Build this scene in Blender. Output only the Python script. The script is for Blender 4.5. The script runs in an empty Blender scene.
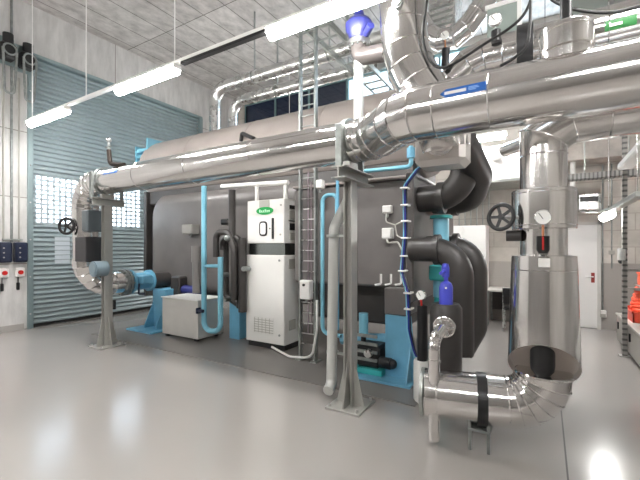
import bpy, bmesh, math, random
from mathutils import Vector as V, Matrix
random.seed(7)
C = bpy.context.scene.collection
PI = math.pi
SY, CY = 0.5165, 0.8563          # sine / cosine of the camera's yaw
H = 1.65                         # eye height
FPX = 373.0
HOR = 247.0

def ray(u, v):
    s = (u - 320) / FPX
    return V((-SY + CY * s, CY + SY * s, (HOR - v) / FPX))
def onY(u, v, y):
    d = ray(u, v); k = y / d.y
    return V((k * d.x, y, H + k * d.z))
def onX(u, v, x):
    d = ray(u, v); k = x / d.x
    return V((x, k * d.y, H + k * d.z))
def onZ(u, v, z):
    d = ray(u, v); k = (z - H) / d.z
    return V((k * d.x, k * d.y, z))

# ------------------------------------------------------------------ mesh builder
def perp(d):
    a = V((0, 0, 1)) if abs(d.z) < 0.9 else V((1, 0, 0))
    n = (a - d * a.dot(d)).normalized()
    return n, d.cross(n).normalized()

def fillet(pts, r, n=8):
    pts = [V(p) for p in pts]
    out = [pts[0]]
    for i in range(1, len(pts) - 1):
        p = pts[i]; a = pts[i - 1] - p; b = pts[i + 1] - p
        rr = r[i - 1] if isinstance(r, (list, tuple)) else r
        la, lb = a.length, b.length
        a.normalize(); b.normalize()
        ang = a.angle(b)
        if ang > PI - 0.02 or rr <= 0:
            out.append(p); continue
        t = min(rr / math.tan(ang / 2), la * 0.499 if i > 1 else la * .98, lb * 0.499 if i < len(pts) - 2 else lb * .98)
        rr = t * math.tan(ang / 2)
        c = p + (a + b).normalized() * (rr / math.sin(ang / 2))
        s = p + a * t - c; e = p + b * t - c
        tot = PI - ang
        axis = s.cross(e).normalized()
        m = max(2, int(math.ceil(n * tot / (PI / 2))))
        for k in range(m + 1):
            out.append(c + Matrix.Rotation(tot * k / m, 3, axis) @ s)
    out.append(pts[-1])
    return out

class MB:
    def __init__(self):
        self.v = []; self.f = []
    def add(self, vs, fs):
        o = len(self.v)
        self.v += [V(x) for x in vs]
        self.f += [tuple(i + o for i in q) for q in fs]
        return self
    def box(self, x0, x1, y0, y1, z0, z1, b=0.0, M=None):
        c = V(((x0 + x1) / 2, (y0 + y1) / 2, (z0 + z1) / 2)); h = V((abs(x1 - x0) / 2, abs(y1 - y0) / 2, abs(z1 - z0) / 2))
        b = min(b, h.x * .9, h.y * .9, h.z * .9)
        if b <= 0:
            vs = [V((sx * h.x, sy * h.y, sz * h.z)) for sx in (-1, 1) for sy in (-1, 1) for sz in (-1, 1)]
            fs = [(0, 1, 3, 2), (4, 6, 7, 5), (0, 4, 5, 1), (2, 3, 7, 6), (0, 2, 6, 4), (1, 5, 7, 3)]
        else:
            vs = []; idx = {}
            for sx in (-1, 1):
                for sy in (-1, 1):
                    for sz in (-1, 1):
                        idx[sx, sy, sz, 0] = len(vs); vs.append(V((sx * h.x, sy * (h.y - b), sz * (h.z - b))))
                        idx[sx, sy, sz, 1] = len(vs); vs.append(V((sx * (h.x - b), sy * h.y, sz * (h.z - b))))
                        idx[sx, sy, sz, 2] = len(vs); vs.append(V((sx * (h.x - b), sy * (h.y - b), sz * h.z)))
            fs = []
            S = (-1, 1)
            for s in S:
                fs.append(tuple(idx[s, a, c_, 0] for a, c_ in ((-1, -1), (1, -1), (1, 1), (-1, 1))))
                fs.append(tuple(idx[a, s, c_, 1] for a, c_ in ((-1, -1), (1, -1), (1, 1), (-1, 1))))
                fs.append(tuple(idx[a, c_, s, 2] for a, c_ in ((-1, -1), (1, -1), (1, 1), (-1, 1))))
                for t in S:
                    fs.append((idx[s, t, -1, 0], idx[s, t, 1, 0], idx[s, t, 1, 1], idx[s, t, -1, 1]))
                    fs.append((idx[s, -1, t, 0], idx[s, 1, t, 0], idx[s, 1, t, 2], idx[s, -1, t, 2]))
                    fs.append((idx[-1, s, t, 1], idx[1, s, t, 1], idx[1, s, t, 2], idx[-1, s, t, 2]))
                    for q in S:
                        fs.append((idx[s, t, q, 0], idx[s, t, q, 1], idx[s, t, q, 2]))
        if M is not None:
            vs = [M @ p for p in vs]
        return self.add([p + c for p in vs], fs)
    def bar(self, p0, p1, w, h=None, up=None):
        p0, p1 = V(p0), V(p1); d = (p1 - p0).normalized(); h = h or w
        if up is not None:
            b = d.cross(V(up)).normalized(); n = b.cross(d)
        else:
            n, b = perp(d)
        vs = [p + n * (h / 2 * i) + b * (w / 2 * j) for p in (p0, p1) for i, j in ((-1, -1), (1, -1), (1, 1), (-1, 1))]
        return self.add(vs, [(0, 1, 2, 3), (4, 7, 6, 5)] + [(i, (i + 1) % 4, (i + 1) % 4 + 4, i + 4) for i in range(4)])
    def rings(self, rings, cap=True, closed=False, sharp=False):
        n = len(rings[0]); fs = []
        if sharp:
            vs = []
            for a, b in zip(rings[:-1], rings[1:]):
                o = len(vs); vs += list(a) + list(b)
                fs += [(o + i, o + (i + 1) % n, o + n + (i + 1) % n, o + n + i) for i in range(n)]
            if cap:
                o = len(vs); vs += list(rings[0]) + list(rings[-1])
                fs += [tuple(range(o, o + n)), tuple(range(o + 2 * n - 1, o + n - 1, -1))]
            return self.add(vs, fs)
        vs = [p for r in rings for p in r]; m = len(rings)
        for k in range(m if closed else m - 1):
            a, b = k * n, ((k + 1) % m) * n
            fs += [(a + i, a + (i + 1) % n, b + (i + 1) % n, b + i) for i in range(n)]
        if cap and not closed:
            fs += [tuple(range(n - 1, -1, -1)), tuple(range((m - 1) * n, m * n))]
        return self.add(vs, fs)
    @staticmethod
    def path_rings(path, r, n):
        path = [V(p) for p in path]; m = len(path)
        ds = [(path[i + 1] - path[i]).normalized() for i in range(m - 1)]
        nn, b = perp(ds[0]); out = []
        for i in range(m):
            d = ds[min(i, m - 2)] if i == 0 else ds[i - 1]
            mn = d if i in (0, m - 1) else (ds[i - 1] + ds[i]).normalized()
            rr = r[i] if isinstance(r, (list, tuple)) else r
            ring = []
            for k in range(n):
                a = 2 * PI * k / n
                p = (nn * math.cos(a) + b * math.sin(a)) * rr
                t = -mn.dot(p) / max(0.2, mn.dot(d))
                ring.append(path[i] + p + d * t)
            out.append(ring)
            if 0 < i < m - 1:
                q = ds[i - 1].rotation_difference(ds[i])
                nn = q @ nn; b = q @ b
        return out, ds
    def tube(self, path, r, n=20, cap=True, sharp=False, bead=0.0):
        rg, ds = self.path_rings(path, r, n)
        self.rings(rg, cap=cap, sharp=sharp)
        if bead:
            for i in range(1, len(path) - 1):
                self.bead_ring(rg[i], V(path[i]), ds[i - 1], bead)
        return self
    def bead_ring(self, ring, c, d, h, w=None):
        w = w or h * 1.2
        n = len(ring); ra = []; rb = []; rc = []
        for p in ring:
            o = (p - c).normalized()
            ra.append(p - d * w); rb.append(p + o * h); rc.append(p + d * w)
        vs = ra + rb + rc
        fs = []
        for i in range(n):
            j = (i + 1) % n
            fs += [(i, j, n + j, n + i), (n + i, n + j, 2 * n + j, 2 * n + i)]
        return self.add(vs, fs)
    def seam(self, c, axis, r, h=0.006, n=32):
        c = V(c); d = V(axis).normalized(); nn, b = perp(d)
        ring = [c + (nn * math.cos(2 * PI * k / n) + b * math.sin(2 * PI * k / n)) * r for k in range(n)]
        return self.bead_ring(ring, c, d, h)
    def cyl(self, p0, p1, r, r2=None, n=24, cap=True):
        return self.tube([p0, p1], [r, r if r2 is None else r2], n, cap)
    def lathe(self, prof, org, axis=(0, 0, 1), n=32, cap=True):
        org = V(org); d = V(axis).normalized(); nn, b = perp(d)
        rg = [[org + d * h + (nn * math.cos(2 * PI * k / n) + b * math.sin(2 * PI * k / n)) * r for k in range(n)] for r, h in prof]
        return self.rings(rg, cap=cap)
    def tor(self, c, axis, R, r, n=32, m=10):
        c = V(c); d = V(axis).normalized(); nn, b = perp(d); rg = []
        for k in range(n):
            a = 2 * PI * k / n; o = nn * math.cos(a) + b * math.sin(a)
            rg.append([c + o * (R + r * math.cos(2 * PI * j / m)) + d * (r * math.sin(2 * PI * j / m)) for j in range(m)])
        return self.rings(rg, closed=True)
    def hoop(self, c, axis, r0, r1, w, n=32):          # flat band ring of inner radius r0, outer r1, width w
        c = V(c); d = V(axis).normalized(); nn, b = perp(d); rg = []
        for k in range(n):
            a = 2 * PI * k / n; o = nn * math.cos(a) + b * math.sin(a)
            rg.append([c + o * r0 - d * w / 2, c + o * r1 - d * w / 2, c + o * r1 + d * w / 2, c + o * r0 + d * w / 2])
        return self.rings(rg, closed=True)
    def prism(self, poly, ext):
        poly = [V(p) for p in poly]; e = V(ext); n = len(poly)
        return self.add(poly + [p + e for p in poly],
                        [tuple(range(n - 1, -1, -1)), tuple(range(n, 2 * n))] + [(i, (i + 1) % n, (i + 1) % n + n, i + n) for i in range(n)])
    def ball(self, c, r, sc=(1, 1, 1), n=16, m=10):
        c = V(c); rg = []
        for j in range(1, m):
            t = PI * j / m
            rg.append([c + V((r * sc[0] * math.sin(t) * math.cos(2 * PI * k / n), r * sc[1] * math.sin(t) * math.sin(2 * PI * k / n), -r * sc[2] * math.cos(t))) for k in range(n)])
        return self.rings(rg)
    def build(self, name, mat, parent=None, loc=None, smooth=35, **props):
        if parent is not None:
            root = parent
            while root.parent: root = root.parent
            off = root.location.copy()
        else:
            if loc is None:
                xs = [p.x for p in self.v]; ys = [p.y for p in self.v]; zs = [p.z for p in self.v]
                loc = ((min(xs) + max(xs)) / 2, (min(ys) + max(ys)) / 2, min(zs))
            off = V(loc)
        me = bpy.data.meshes.new(name)
        bm = bmesh.new()
        bv = [bm.verts.new(p - off) for p in self.v]
        for q in self.f:
            try: bm.faces.new([bv[i] for i in q])
            except ValueError: pass
        bmesh.ops.recalc_face_normals(bm, faces=bm.faces)
        bm.to_mesh(me); bm.free()
        if smooth:
            me.polygons.foreach_set('use_smooth', [True] * len(me.polygons))
            me.set_sharp_from_angle(angle=math.radians(smooth))
        if mat: me.materials.append(mat)
        o = bpy.data.objects.new(name, me); C.objects.link(o)
        if parent is not None: o.parent = parent
        else: o.location = off
        for k, x in props.items(): o[k] = x
        return o

def thing(name, label, cat, loc, group=None):
    o = bpy.data.objects.new(name, None); C.objects.link(o)
    o.empty_display_size = 0.1
    o.location = V(loc); o['label'] = label; o['category'] = cat
    if group: o['group'] = group
    return o
def single(mb, name, mat, label, cat, group=None, **k):
    o = mb.build(name, mat, **k); o['label'] = label; o['category'] = cat
    if group: o['group'] = group
    return o
def struct(mb, name, mat, parent=None, **k):
    o = mb.build(name, mat, parent, **k)
    if parent is None: o['kind'] = 'structure'
    return o

# ------------------------------------------------------------------ materials
def lin(c): return tuple(x / 12.92 if x <= .04045 else ((x + .055) / 1.055) ** 2.4 for x in c)
def hexc(h): return lin(tuple(int(h[i:i + 2], 16) / 255 for i in (0, 2, 4)))
def mat(name, col, rough=.5, metal=0, var=0.0, vscale=3.0, bump=0.0, bscale=20.0, rvar=0.0, coat=0, emit=None, estr=0, spec=None, stretch=(1, 1, 1)):
    m = bpy.data.materials.new(name); m.use_nodes = True
    nt = m.node_tree; b = nt.nodes['Principled BSDF']
    b.inputs['Base Color'].default_value = (*col, 1); b.inputs['Roughness'].default_value = rough
    b.inputs['Metallic'].default_value = metal
    if spec is not None: b.inputs['Specular IOR Level'].default_value = spec
    if coat: b.inputs['Coat Weight'].default_value = coat; b.inputs['Coat Roughness'].default_value = .13
    if emit: b.inputs['Emission Color'].default_value = (*emit, 1); b.inputs['Emission Strength'].default_value = estr
    if var or bump or rvar:
        tc = nt.nodes.new('ShaderNodeTexCoord'); mp = nt.nodes.new('ShaderNodeMapping')
        mp.inputs['Scale'].default_value = stretch
        nt.links.new(tc.outputs['Object'], mp.inputs['Vector'])
        nz = nt.nodes.new('ShaderNodeTexNoise'); nz.inputs['Scale'].default_value = vscale; nz.inputs['Detail'].default_value = 5
        nt.links.new(mp.outputs['Vector'], nz.inputs['Vector'])
        if var:
            cr = nt.nodes.new('ShaderNodeValToRGB')
            cr.color_ramp.elements[0].position = .3; cr.color_ramp.elements[1].position = .7
            cr.color_ramp.elements[0].color = (*[max(0, x * (1 - var)) for x in col], 1)
            cr.color_ramp.elements[1].color = (*[min(1, x * (1 + var)) for x in col], 1)
            nt.links.new(nz.outputs['Fac'], cr.inputs['Fac']); nt.links.new(cr.outputs['Color'], b.inputs['Base Color'])
        if rvar:
            mr = nt.nodes.new('ShaderNodeMapRange')
            mr.inputs['From Min'].default_value = .3; mr.inputs['From Max'].default_value = .7
            mr.inputs['To Min'].default_value = max(.02, rough - rvar); mr.inputs['To Max'].default_value = rough + rvar
            nt.links.new(nz.outputs['Fac'], mr.inputs['Value']); nt.links.new(mr.outputs['Result'], b.inputs['Roughness'])
        if bump:
            n2 = nt.nodes.new('ShaderNodeTexNoise'); n2.inputs['Scale'].default_value = bscale; n2.inputs['Detail'].default_value = 3
            nt.links.new(mp.outputs['Vector'], n2.inputs['Vector'])
            bp = nt.nodes.new('ShaderNodeBump'); bp.inputs['Strength'].default_value = bump; bp.inputs['Distance'].default_value = .02
            nt.links.new(n2.outputs['Fac'], bp.inputs['Height']); nt.links.new(bp.outputs['Normal'], b.inputs['Normal'])
    return m

def brick_mat(name, c1, c2, mortar, rough, bw, bh, msize, swap, var=.12, nscale=2.5, bump=.15, stretch=(1, 1, 1), offset=.5, low=None, low_z=0):
    """boards / blocks laid over a plane; swap names the two axes that run along the courses"""
    m = bpy.data.materials.new(name); m.use_nodes = True
    nt = m.node_tree; b = nt.nodes['Principled BSDF']; L = nt.links.new
    b.inputs['Roughness'].default_value = rough
    tc = nt.nodes.new('ShaderNodeTexCoord'); sp = nt.nodes.new('ShaderNodeSeparateXYZ'); cb = nt.nodes.new('ShaderNodeCombineXYZ')
    gm = nt.nodes.new('ShaderNodeNewGeometry')
    L(gm.outputs['Position'], sp.inputs[0]); L(sp.outputs[swap[0]], cb.inputs[0]); L(sp.outputs[swap[1]], cb.inputs[1])
    br = nt.nodes.new('ShaderNodeTexBrick')
    br.inputs['Scale'].default_value = 1; br.inputs['Brick Width'].default_value = bw; br.inputs['Row Height'].default_value = bh
    br.inputs['Mortar Size'].default_value = msize; br.inputs['Mortar Smooth'].default_value = .3; br.offset = offset
    br.inputs['Color1'].default_value = (*c1, 1); br.inputs['Color2'].default_value = (*c2, 1); br.inputs['Mortar'].default_value = (*mortar, 1)
    L(cb.outputs[0], br.inputs['Vector'])
    mp = nt.nodes.new('ShaderNodeMapping'); mp.inputs['Scale'].default_value = stretch
    L(gm.outputs['Position'], mp.inputs['Vector'])
    nz = nt.nodes.new('ShaderNodeTexNoise'); nz.inputs['Scale'].default_value = nscale; nz.inputs['Detail'].default_value = 8; nz.inputs['Roughness'].default_value = .65
    L(mp.outputs[0], nz.inputs['Vector'])
    mr = nt.nodes.new('ShaderNodeMapRange'); mr.inputs['From Min'].default_value = .3; mr.inputs['From Max'].default_value = .7
    mr.inputs['To Min'].default_value = 1 - var; mr.inputs['To Max'].default_value = 1 + var
    L(nz.outputs['Fac'], mr.inputs['Value'])
    mx = nt.nodes.new('ShaderNodeVectorMath'); mx.operation = 'SCALE'
    L(br.outputs['Color'], mx.inputs[0]); L(mr.outputs[0], mx.inputs['Scale'])
    last = mx.outputs[0]
    if low:
        ls = nt.nodes.new('ShaderNodeMath'); ls.operation = 'LESS_THAN'; ls.inputs[1].default_value = low_z
        L(sp.outputs['Z'], ls.inputs[0])
        mi = nt.nodes.new('ShaderNodeMix'); mi.data_type = 'RGBA'; mi.inputs['B'].default_value = (*low, 1)
        L(ls.outputs[0], mi.inputs[0]); L(last, mi.inputs['A']); last = mi.outputs['Result']
    L(last, b.inputs['Base Color'])
    bp = nt.nodes.new('ShaderNodeBump'); bp.inputs['Strength'].default_value = bump; bp.inputs['Distance'].default_value = .02
    L(br.outputs['Fac'], bp.inputs['Height']); bp.invert = True
    L(bp.outputs['Normal'], b.inputs['Normal'])
    return m

def glass_mat(name, tint, gloss=.08):
    m = bpy.data.materials.new(name); m.use_nodes = True
    nt = m.node_tree; nt.nodes.remove(nt.nodes['Principled BSDF']); out = nt.nodes['Material Output']
    t = nt.nodes.new('ShaderNodeBsdfTransparent'); t.inputs[0].default_value = (*tint, 1)
    g = nt.nodes.new('ShaderNodeBsdfGlossy'); g.inputs['Roughness'].default_value = .05
    x = nt.nodes.new('ShaderNodeMixShader'); x.inputs[0].default_value = gloss
    nt.links.new(t.outputs[0], x.inputs[1]); nt.links.new(g.outputs[0], x.inputs[2]); nt.links.new(x.outputs[0], out.inputs[0])
    return m

M = dict(
    chrome=mat('aluminium_cladding', (.80, .785, .77), .15, 1, rvar=.05, vscale=2.2, bump=.06, bscale=3.5),
    satin=mat('satin_steel', (.70, .70, .69), .28, 1, rvar=.08, vscale=6),
    galv=mat('galvanised_steel', (.40, .42, .40), .42, .85, var=.15, vscale=9),
    darksteel=mat('dark_galvanised_steel', (.30, .32, .31), .45, .8, var=.2, vscale=12),
    foam=mat('black_rubber_insulation', (.038, .034, .032), .42, 0, var=.25, vscale=2, bump=.06, bscale=6, spec=.55),
    shell=mat('dark_insulation_sheet', (.125, .115, .11), .36, 0, var=.22, vscale=1.4, bump=.05, bscale=3, spec=.6),
    drum=mat('lit_insulation_sheet', (.30, .265, .245), .34, 0, var=.12, vscale=1.6, bump=.04, bscale=3, spec=.55),  # shell insulation again, lamp light from above put into a lighter colour
    black=mat('black_plastic', (.012, .012, .013), .4),
    jgrey=mat('box_grey', hexc('85837f'), .45),
    navy=mat('navy_plastic', (.012, .018, .045), .4),
    blue=mat('light_blue_paint', hexc('6aa6c3'), .35, 0, var=.08, vscale=5),
    cyan=mat('cyan_pipe_paint', hexc('79b6cb'), .3, 0, var=.05),
    deepblue=mat('deep_blue_paint', hexc('2b2f6e'), .35, 0, var=.06),
    violet=mat('violet_blue_paint', hexc('4a52cc'), .32, 0, var=.06),
    teal=mat('teal_paint', hexc('3ba7a6'), .4),
    cream=mat('cream_powder_coat', hexc('dddcd8'), .38, 0, var=.02),
    creamdk=mat('grey_vent', hexc('a9a79f'), .5),
    white=mat('white_paint', hexc('ecebe8'), .4, 0, var=.02),
    grey=mat('grey_pipe_paint', hexc('b9bab6'), .35, .15, var=.04),
    columnm=mat('grey_column_paint', hexc('a5a49f'), .38, .35, var=.06, vscale=6),
    red=mat('signal_red', hexc('c3201c'), .4),
    orange=mat('orange_red_plastic', hexc('e2492f'), .4, 0, var=.1),
    copper=mat('copper', (.75, .33, .18), .3, 1),
    green=mat('green_sign', hexc('1fa050'), .35),
    dkgreen=mat('dark_green_label', hexc('175524'), .4),
    labelblue=mat('blue_label', hexc('2264b8'), .4),
    dial=mat('gauge_dial', hexc('f3f3f0'), .3),
    wire=mat('blue_cable', hexc('1f2f9a'), .4),
    rubber=mat('cable_rubber', (.01, .01, .01), .5),
    wood=mat('desk_top', hexc('d8d5cf'), .4),
    brownbench=mat('grey_cabinet_paint', hexc('9c9892'), .45, 0, var=.05),
    lamp=mat('lamp_diffuser', (1, 1, 1), .4, emit=(1, .985, .965), estr=60),
    tray=mat('perforated_tray', (.34, .33, .31), .5, .7, var=.2, vscale=20),
    slot=mat('slotted_strut', (.34, .33, .31), .5, .6),
)

def slots(m, axis, pitch, duty):
    """punched slots repeating along one axis of a perforated steel section"""
    nt = m.node_tree; b = nt.nodes['Principled BSDF']; L = nt.links.new
    g = nt.nodes.new('ShaderNodeNewGeometry'); sp = nt.nodes.new('ShaderNodeSeparateXYZ'); L(g.outputs['Position'], sp.inputs[0])
    d = nt.nodes.new('ShaderNodeMath'); d.operation = 'DIVIDE'; d.inputs[1].default_value = pitch; L(sp.outputs[axis], d.inputs[0])
    f = nt.nodes.new('ShaderNodeMath'); f.operation = 'FRACT'; L(d.outputs[0], f.inputs[0])
    q = nt.nodes.new('ShaderNodeMath'); q.operation = 'LESS_THAN'; q.inputs[1].default_value = duty; L(f.outputs[0], q.inputs[0])
    x = nt.nodes.new('ShaderNodeMix'); x.data_type = 'RGBA'; x.inputs['A'].default_value = (.34, .33, .31, 1); x.inputs['B'].default_value = (.14, .138, .134, 1)
    L(q.outputs[0], x.inputs[0]); L(x.outputs['Result'], b.inputs['Base Color'])
slots(M['slot'], 'Z', .08, .4)
M['slotx'] = mat('slotted_tray', (.34, .33, .31), .5, .6); slots(M['slotx'], 'X', .06, .4)

# ================================================================== SETTING
XL, XR, YB, YF, ZC = -8.95, 2.8, 9.35, -4.0, 6.57
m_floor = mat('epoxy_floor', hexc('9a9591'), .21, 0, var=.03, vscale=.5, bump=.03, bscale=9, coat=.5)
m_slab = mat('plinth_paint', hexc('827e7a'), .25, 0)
m_ceil = brick_mat('board_marked_concrete', hexc('c4c1be'), hexc('b6b2af'), hexc('716d6a'), .85, 2.75, .62, .011, ('Y', 'X'), var=.3, nscale=3.2, stretch=(1.5, .9, 1), offset=.0)
m_wleft = brick_mat('wall_concrete', hexc('cccac8'), hexc('c4c2c0'), hexc('8f8a84'), .8, 5.2, 1.32, .01, ('Y', 'Z'), var=.17, nscale=3.0, stretch=(1, 2, .5), offset=.0)
m_wback = brick_mat('wall_blockwork', hexc('c0bbb4'), hexc('b8b2aa'), hexc('a8a199'), .8, 1.0, .33, .010, ('X', 'Z'), var=.14, nscale=2.4, low=hexc('9d9893'), low_z=1.32)
m_wplain = mat('wall_plaster', hexc('d8d4cf'), .8, 0, var=.04, vscale=1)
m_door = mat('door_slat_steel', hexc('9aa9ad'), .38, .2, var=.05, vscale=3)
m_rail = mat('door_rail_steel', hexc('93a4a6'), .4, .5, var=.08)

struct(MB().box(XL - .2, XR + .2, YF - .2, YB + .2, -.2, 0), 'floor', m_floor)
struct(MB().box(XL - .2, XR + .2, YF - .2, YB + .2, ZC, ZC + .2), 'ceiling', m_ceil)
DY0, DY1, DZ = 3.46, 7.76, 5.55
w = MB().box(XL - .2, XL, YF - .2, DY0, 0, ZC).box(XL - .2, XL, DY1, YB + .2, 0, ZC).box(XL - .2, XL, DY0, DY1, DZ, ZC)
struct(w, 'wall_left', m_wleft)
WX0, WX1, WZ0, WZ1 = -8.6, 1.6, 4.9, 6.42
w = MB().box(XL, XR, YB, YB + .2, 0, WZ0).box(XL, XR, YB, YB + .2, WZ1, ZC).box(XL, WX0, YB, YB + .2, WZ0, WZ1).box(WX1, XR, YB, YB + .2, WZ0, WZ1)
struct(w, 'wall_back', m_wback)
struct(MB().box(XR, XR + .2, YF - .2, YB + .2, 0, ZC), 'wall_right', mat('right_wall_concrete', hexc('a09c98'), .85, 0, var=.15, vscale=1.2))
struct(MB().box(XL, XR, YF - .2, YF, 0, ZC), 'wall_front', mat('front_wall_concrete', hexc('6f6c69'), .85, 0, var=.15, vscale=1.2))
# painted slab below the machine, floor joint, concrete beam, skirting
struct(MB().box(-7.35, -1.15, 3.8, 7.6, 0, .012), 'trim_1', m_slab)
struct(MB().box(.134, .146, .2, 9.3, 0, .0015), 'trim_2', mat('joint_sealant', hexc('4b4744'), .6))
m_beam = mat('beam_concrete', hexc('b3aca5'), .85, 0, var=.2, vscale=4, bump=.2)
struct(MB().box(.3, XR, 8.75, YB, 3.33, 3.68, .015), 'trim_3', m_beam)
struct(MB().box(XL, XL + .012, YF, DY0 - .12, 0, .12), 'baseboard_left', mat('skirting_paint', hexc('a8a49f'), .5))
# clerestory window
win = struct(MB().box(WX0, WX1, YB + .04, YB + .10, WZ0, WZ0 + .07).box(WX0, WX1, YB + .04, YB + .10, WZ1 - .07, WZ1), 'window_1', mat('window_frame_paint', hexc('7f9c9e'), .4, .4))
n = 8
for i in range(n + 1):
    x = WX0 + (WX1 - WX0) * i / n
    MB().box(x - .03, x + .03, YB + .03, YB + .11, WZ0, WZ1).build('window_mullion', bpy.data.materials['window_frame_paint'], win)
MB().box(WX0, WX1, YB + .05, YB + .09, 5.63, 5.68).build('window_transom', bpy.data.materials['window_frame_paint'], win)
for i in range(n):
    x0 = WX0 + (WX1 - WX0) * i / n + .03; x1 = x0 + (WX1 - WX0) / n - .06
    g = glass_mat('dark_blue_solar_glass', (.022, .035, .055), .1) if i < 3 else glass_mat('grey_solar_glass', (.50, .55, .56), .08) if i == 3 else glass_mat('pale_glass', (.92, .97, 1), .05)
    MB().box(x0, x1, YB + .065, YB + .075, WZ0 + .07, WZ1 - .07).build('window_pane', g, win)
# roller door
dx = XL - .08
WINS = [(3.56, 4.6), (4.76, 5.9)]
WB, WT = 2.15, 3.15
def slats(mb, y0, y1, z0, z1):
    nz = int(round((z1 - z0) / .1)); prof = []
    for k in range(nz):
        b = z0 + (z1 - z0) * k / nz; h = (z1 - z0) / nz
        for t, o in ((0, -.012), (.06, .022), (.22, .030), (.34, .030), (.97, -.004)):
            prof.append((dx + o, b + h * t))
    prof.append((dx, z1))
    a = [V((x, y0, z)) for x, z in prof]; b = [V((x, y1, z)) for x, z in prof]; m = len(a)
    back = [V((dx - .03, y, z)) for y, z in ((y0, z0), (y0, z1), (y1, z1), (y1, z0))]
    mb.add(a + b + back, [(i, i + 1, m + i + 1, m + i) for i in range(m - 1)] + [(2 * m, 2 * m + 1, 2 * m + 2, 2 * m + 3)])
d = MB()
slats(d, DY0, DY1, .06, WB); slats(d, DY0, DY1, WT, DZ)
ys = [DY0] + [y for ww in WINS for y in ww] + [DY1]
for i in range(0, len(ys), 2): slats(d, ys[i], ys[i + 1], WB, WT)
door = struct(d, 'door_1', m_door, smooth=0)
MB().box(dx - .03, dx + .03, DY0, DY1, .0, .06).build('bottom_seal', M['rubber'], door)
MB().box(XL - .03, XL + .06, DY0 - .07, DY0 + .02, 0, DZ, .004).build('guide_rail', m_rail, door)
MB().box(XL - .03, XL + .06, DY1 - .03, DY1 + .10, 0, DZ, .004).build('guide_rail', m_rail, door)
MB().box(XL - .1, XL + .05, DY0 - .10, DY1 + .10, DZ - .03, DZ + .05, .01).build('door_header', m_rail, door)
for k in range(7): MB().cyl((XL + .06, DY0 - .035, .3 + k * .75), (XL + .068, DY0 - .035, .3 + k * .75), .014, n=10).build('rail_bolt', M['satin'], door)
for y0, y1 in WINS:
    g = MB(); ny, nz = 9, 10
    for i in range(ny + 1):
        y = y0 + (y1 - y0) * i / ny; g.box(dx - .012, dx + .012, y - .02, y + .02, WB, WT)
    for k in range(nz + 1):
        z = WB + (WT - WB) * k / nz; g.box(dx - .014, dx + .014, y0, y1, z - .02, z + .02)
    g.build('window_grille', mat('grille_paint', hexc('a9b5ba'), .4), door)
    MB().box(dx - .006, dx, y0, y1, WB, WT).build('window_pane', glass_mat('clear_door_glass', (.93, .97, 1), .06), door)
# personnel door in the back wall
d2 = struct(MB().box(.06, .90, YB - .035, YB - .003, .01, 2.1, .004), 'door_2', mat('door_leaf_paint', hexc('d9d8d6'), .4))
fr = mat('door_frame_paint', hexc('bdbbb7'), .45)
MB().box(.0, .06, YB - .06, YB - .002, 0, 2.16).box(.90, .96, YB - .06, YB - .002, 0, 2.16).box(.0, .96, YB - .06, YB - .002, 2.1, 2.16).build('door_frame', fr, d2)
hd = MB().cyl((.83, YB - .035, 1.05), (.83, YB - .08, 1.05), .012, n=12).tube([(.83, YB - .08, 1.05), (.70, YB - .08, 1.05)], .011, 12)
hd.build('door_handle', M['satin'], d2)
MB().box(.80, .86, YB - .042, YB - .034, .93, 1.13, .003).build('lock_plate', mat('lock_plate_red', hexc('8a3430'), .4), d2)

# ================================================================== LAMPS
def lamp_fixture(x0, x1, y, z, label, rods=False, group='fluorescent fixtures on the hanging trunking'):
    t = thing('fluorescent_fixture', label, 'light', ((x0 + x1) / 2, y, z - .12), group)
    MB().box(x0, x1, y - .06, y + .06, z - .03, z, .006).build('housing', M['white'], t)
    r = []
    for x in (x0 + .02, x1 - .02):
        r.append([V((x, y + .075 * math.cos(PI * k / 10), z - .03 - .10 * math.sin(PI * k / 10))) for k in range(11)])
    MB().rings(r).build('diffuser', M['lamp'], t)
    for x in (x0, x1): MB().box(x - .012, x + .02, y - .06, y + .06, z - .06, z, .006).build('end_cap', M['white'], t)
    if rods:
        for x in (x0 + .2, x1 - .2): MB().cyl((x, y, z), (x, y, ZC), .008, n=8).build('hanging_rod', M['white'], t)
    return t
LY, LZ = 3.16, 4.0
tr = thing('light_trunking', 'long white trunking hung on rods below the concrete ceiling carrying the three lamps', 'trunking', (-3.6, LY, LZ))
MB().box(-8.22, XR - .1, LY - .03, LY + .03, LZ, LZ + .045, .004).build('channel', M['white'], tr)
MB().box(-3.95, -2.55, LY - .035, LY + .035, LZ - .035, LZ - .001, .004).build('cable_strip', M['black'], tr)
for x in (-8.12, -6.25, -4.1, -.9, 1.6):
    MB().cyl((x, LY, LZ + .06), (x, LY, ZC), .008, n=8).build('hanging_rod', M['white'], tr)
lamp_fixture(-8.2, -6.86, LY, LZ, 'glowing lamp at the far left end of the trunking, in front of the roller door')
lamp_fixture(-5.38, -4.06, LY, LZ, 'glowing lamp in the middle of the trunking, above the left end of the machine')
lamp_fixture(-2.55, -1.22, LY, LZ, 'glowing lamp nearest and largest, at top centre beside the blue valve')
lamp_fixture(.25, 1.6, LY, LZ, 'glowing lamp on the trunking beyond the top right of the view')
for i, x in enumerate((-7.4, -4.6, -1.8, 1.0)):  # unseen row added as fill light from behind the camera
    lamp_fixture(x - .67, x + .67, -1.2, 4.0, 'added fill lamp of the unseen row behind the viewer', True, group='added fill lamps behind the viewer')
lamp_fixture(-1.9, -.6, 7.5, 3.74, 'glowing lamp under the thick pipe at right, near the white duct', True, group='lamps near the back wall')
lamp_fixture(-6.4, -5.1, 8.6, 4.3, 'added unseen lamp by the back wall behind the machine', True, group='lamps near the back wall')  # hidden by the machine, added for more light in the hall
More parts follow.
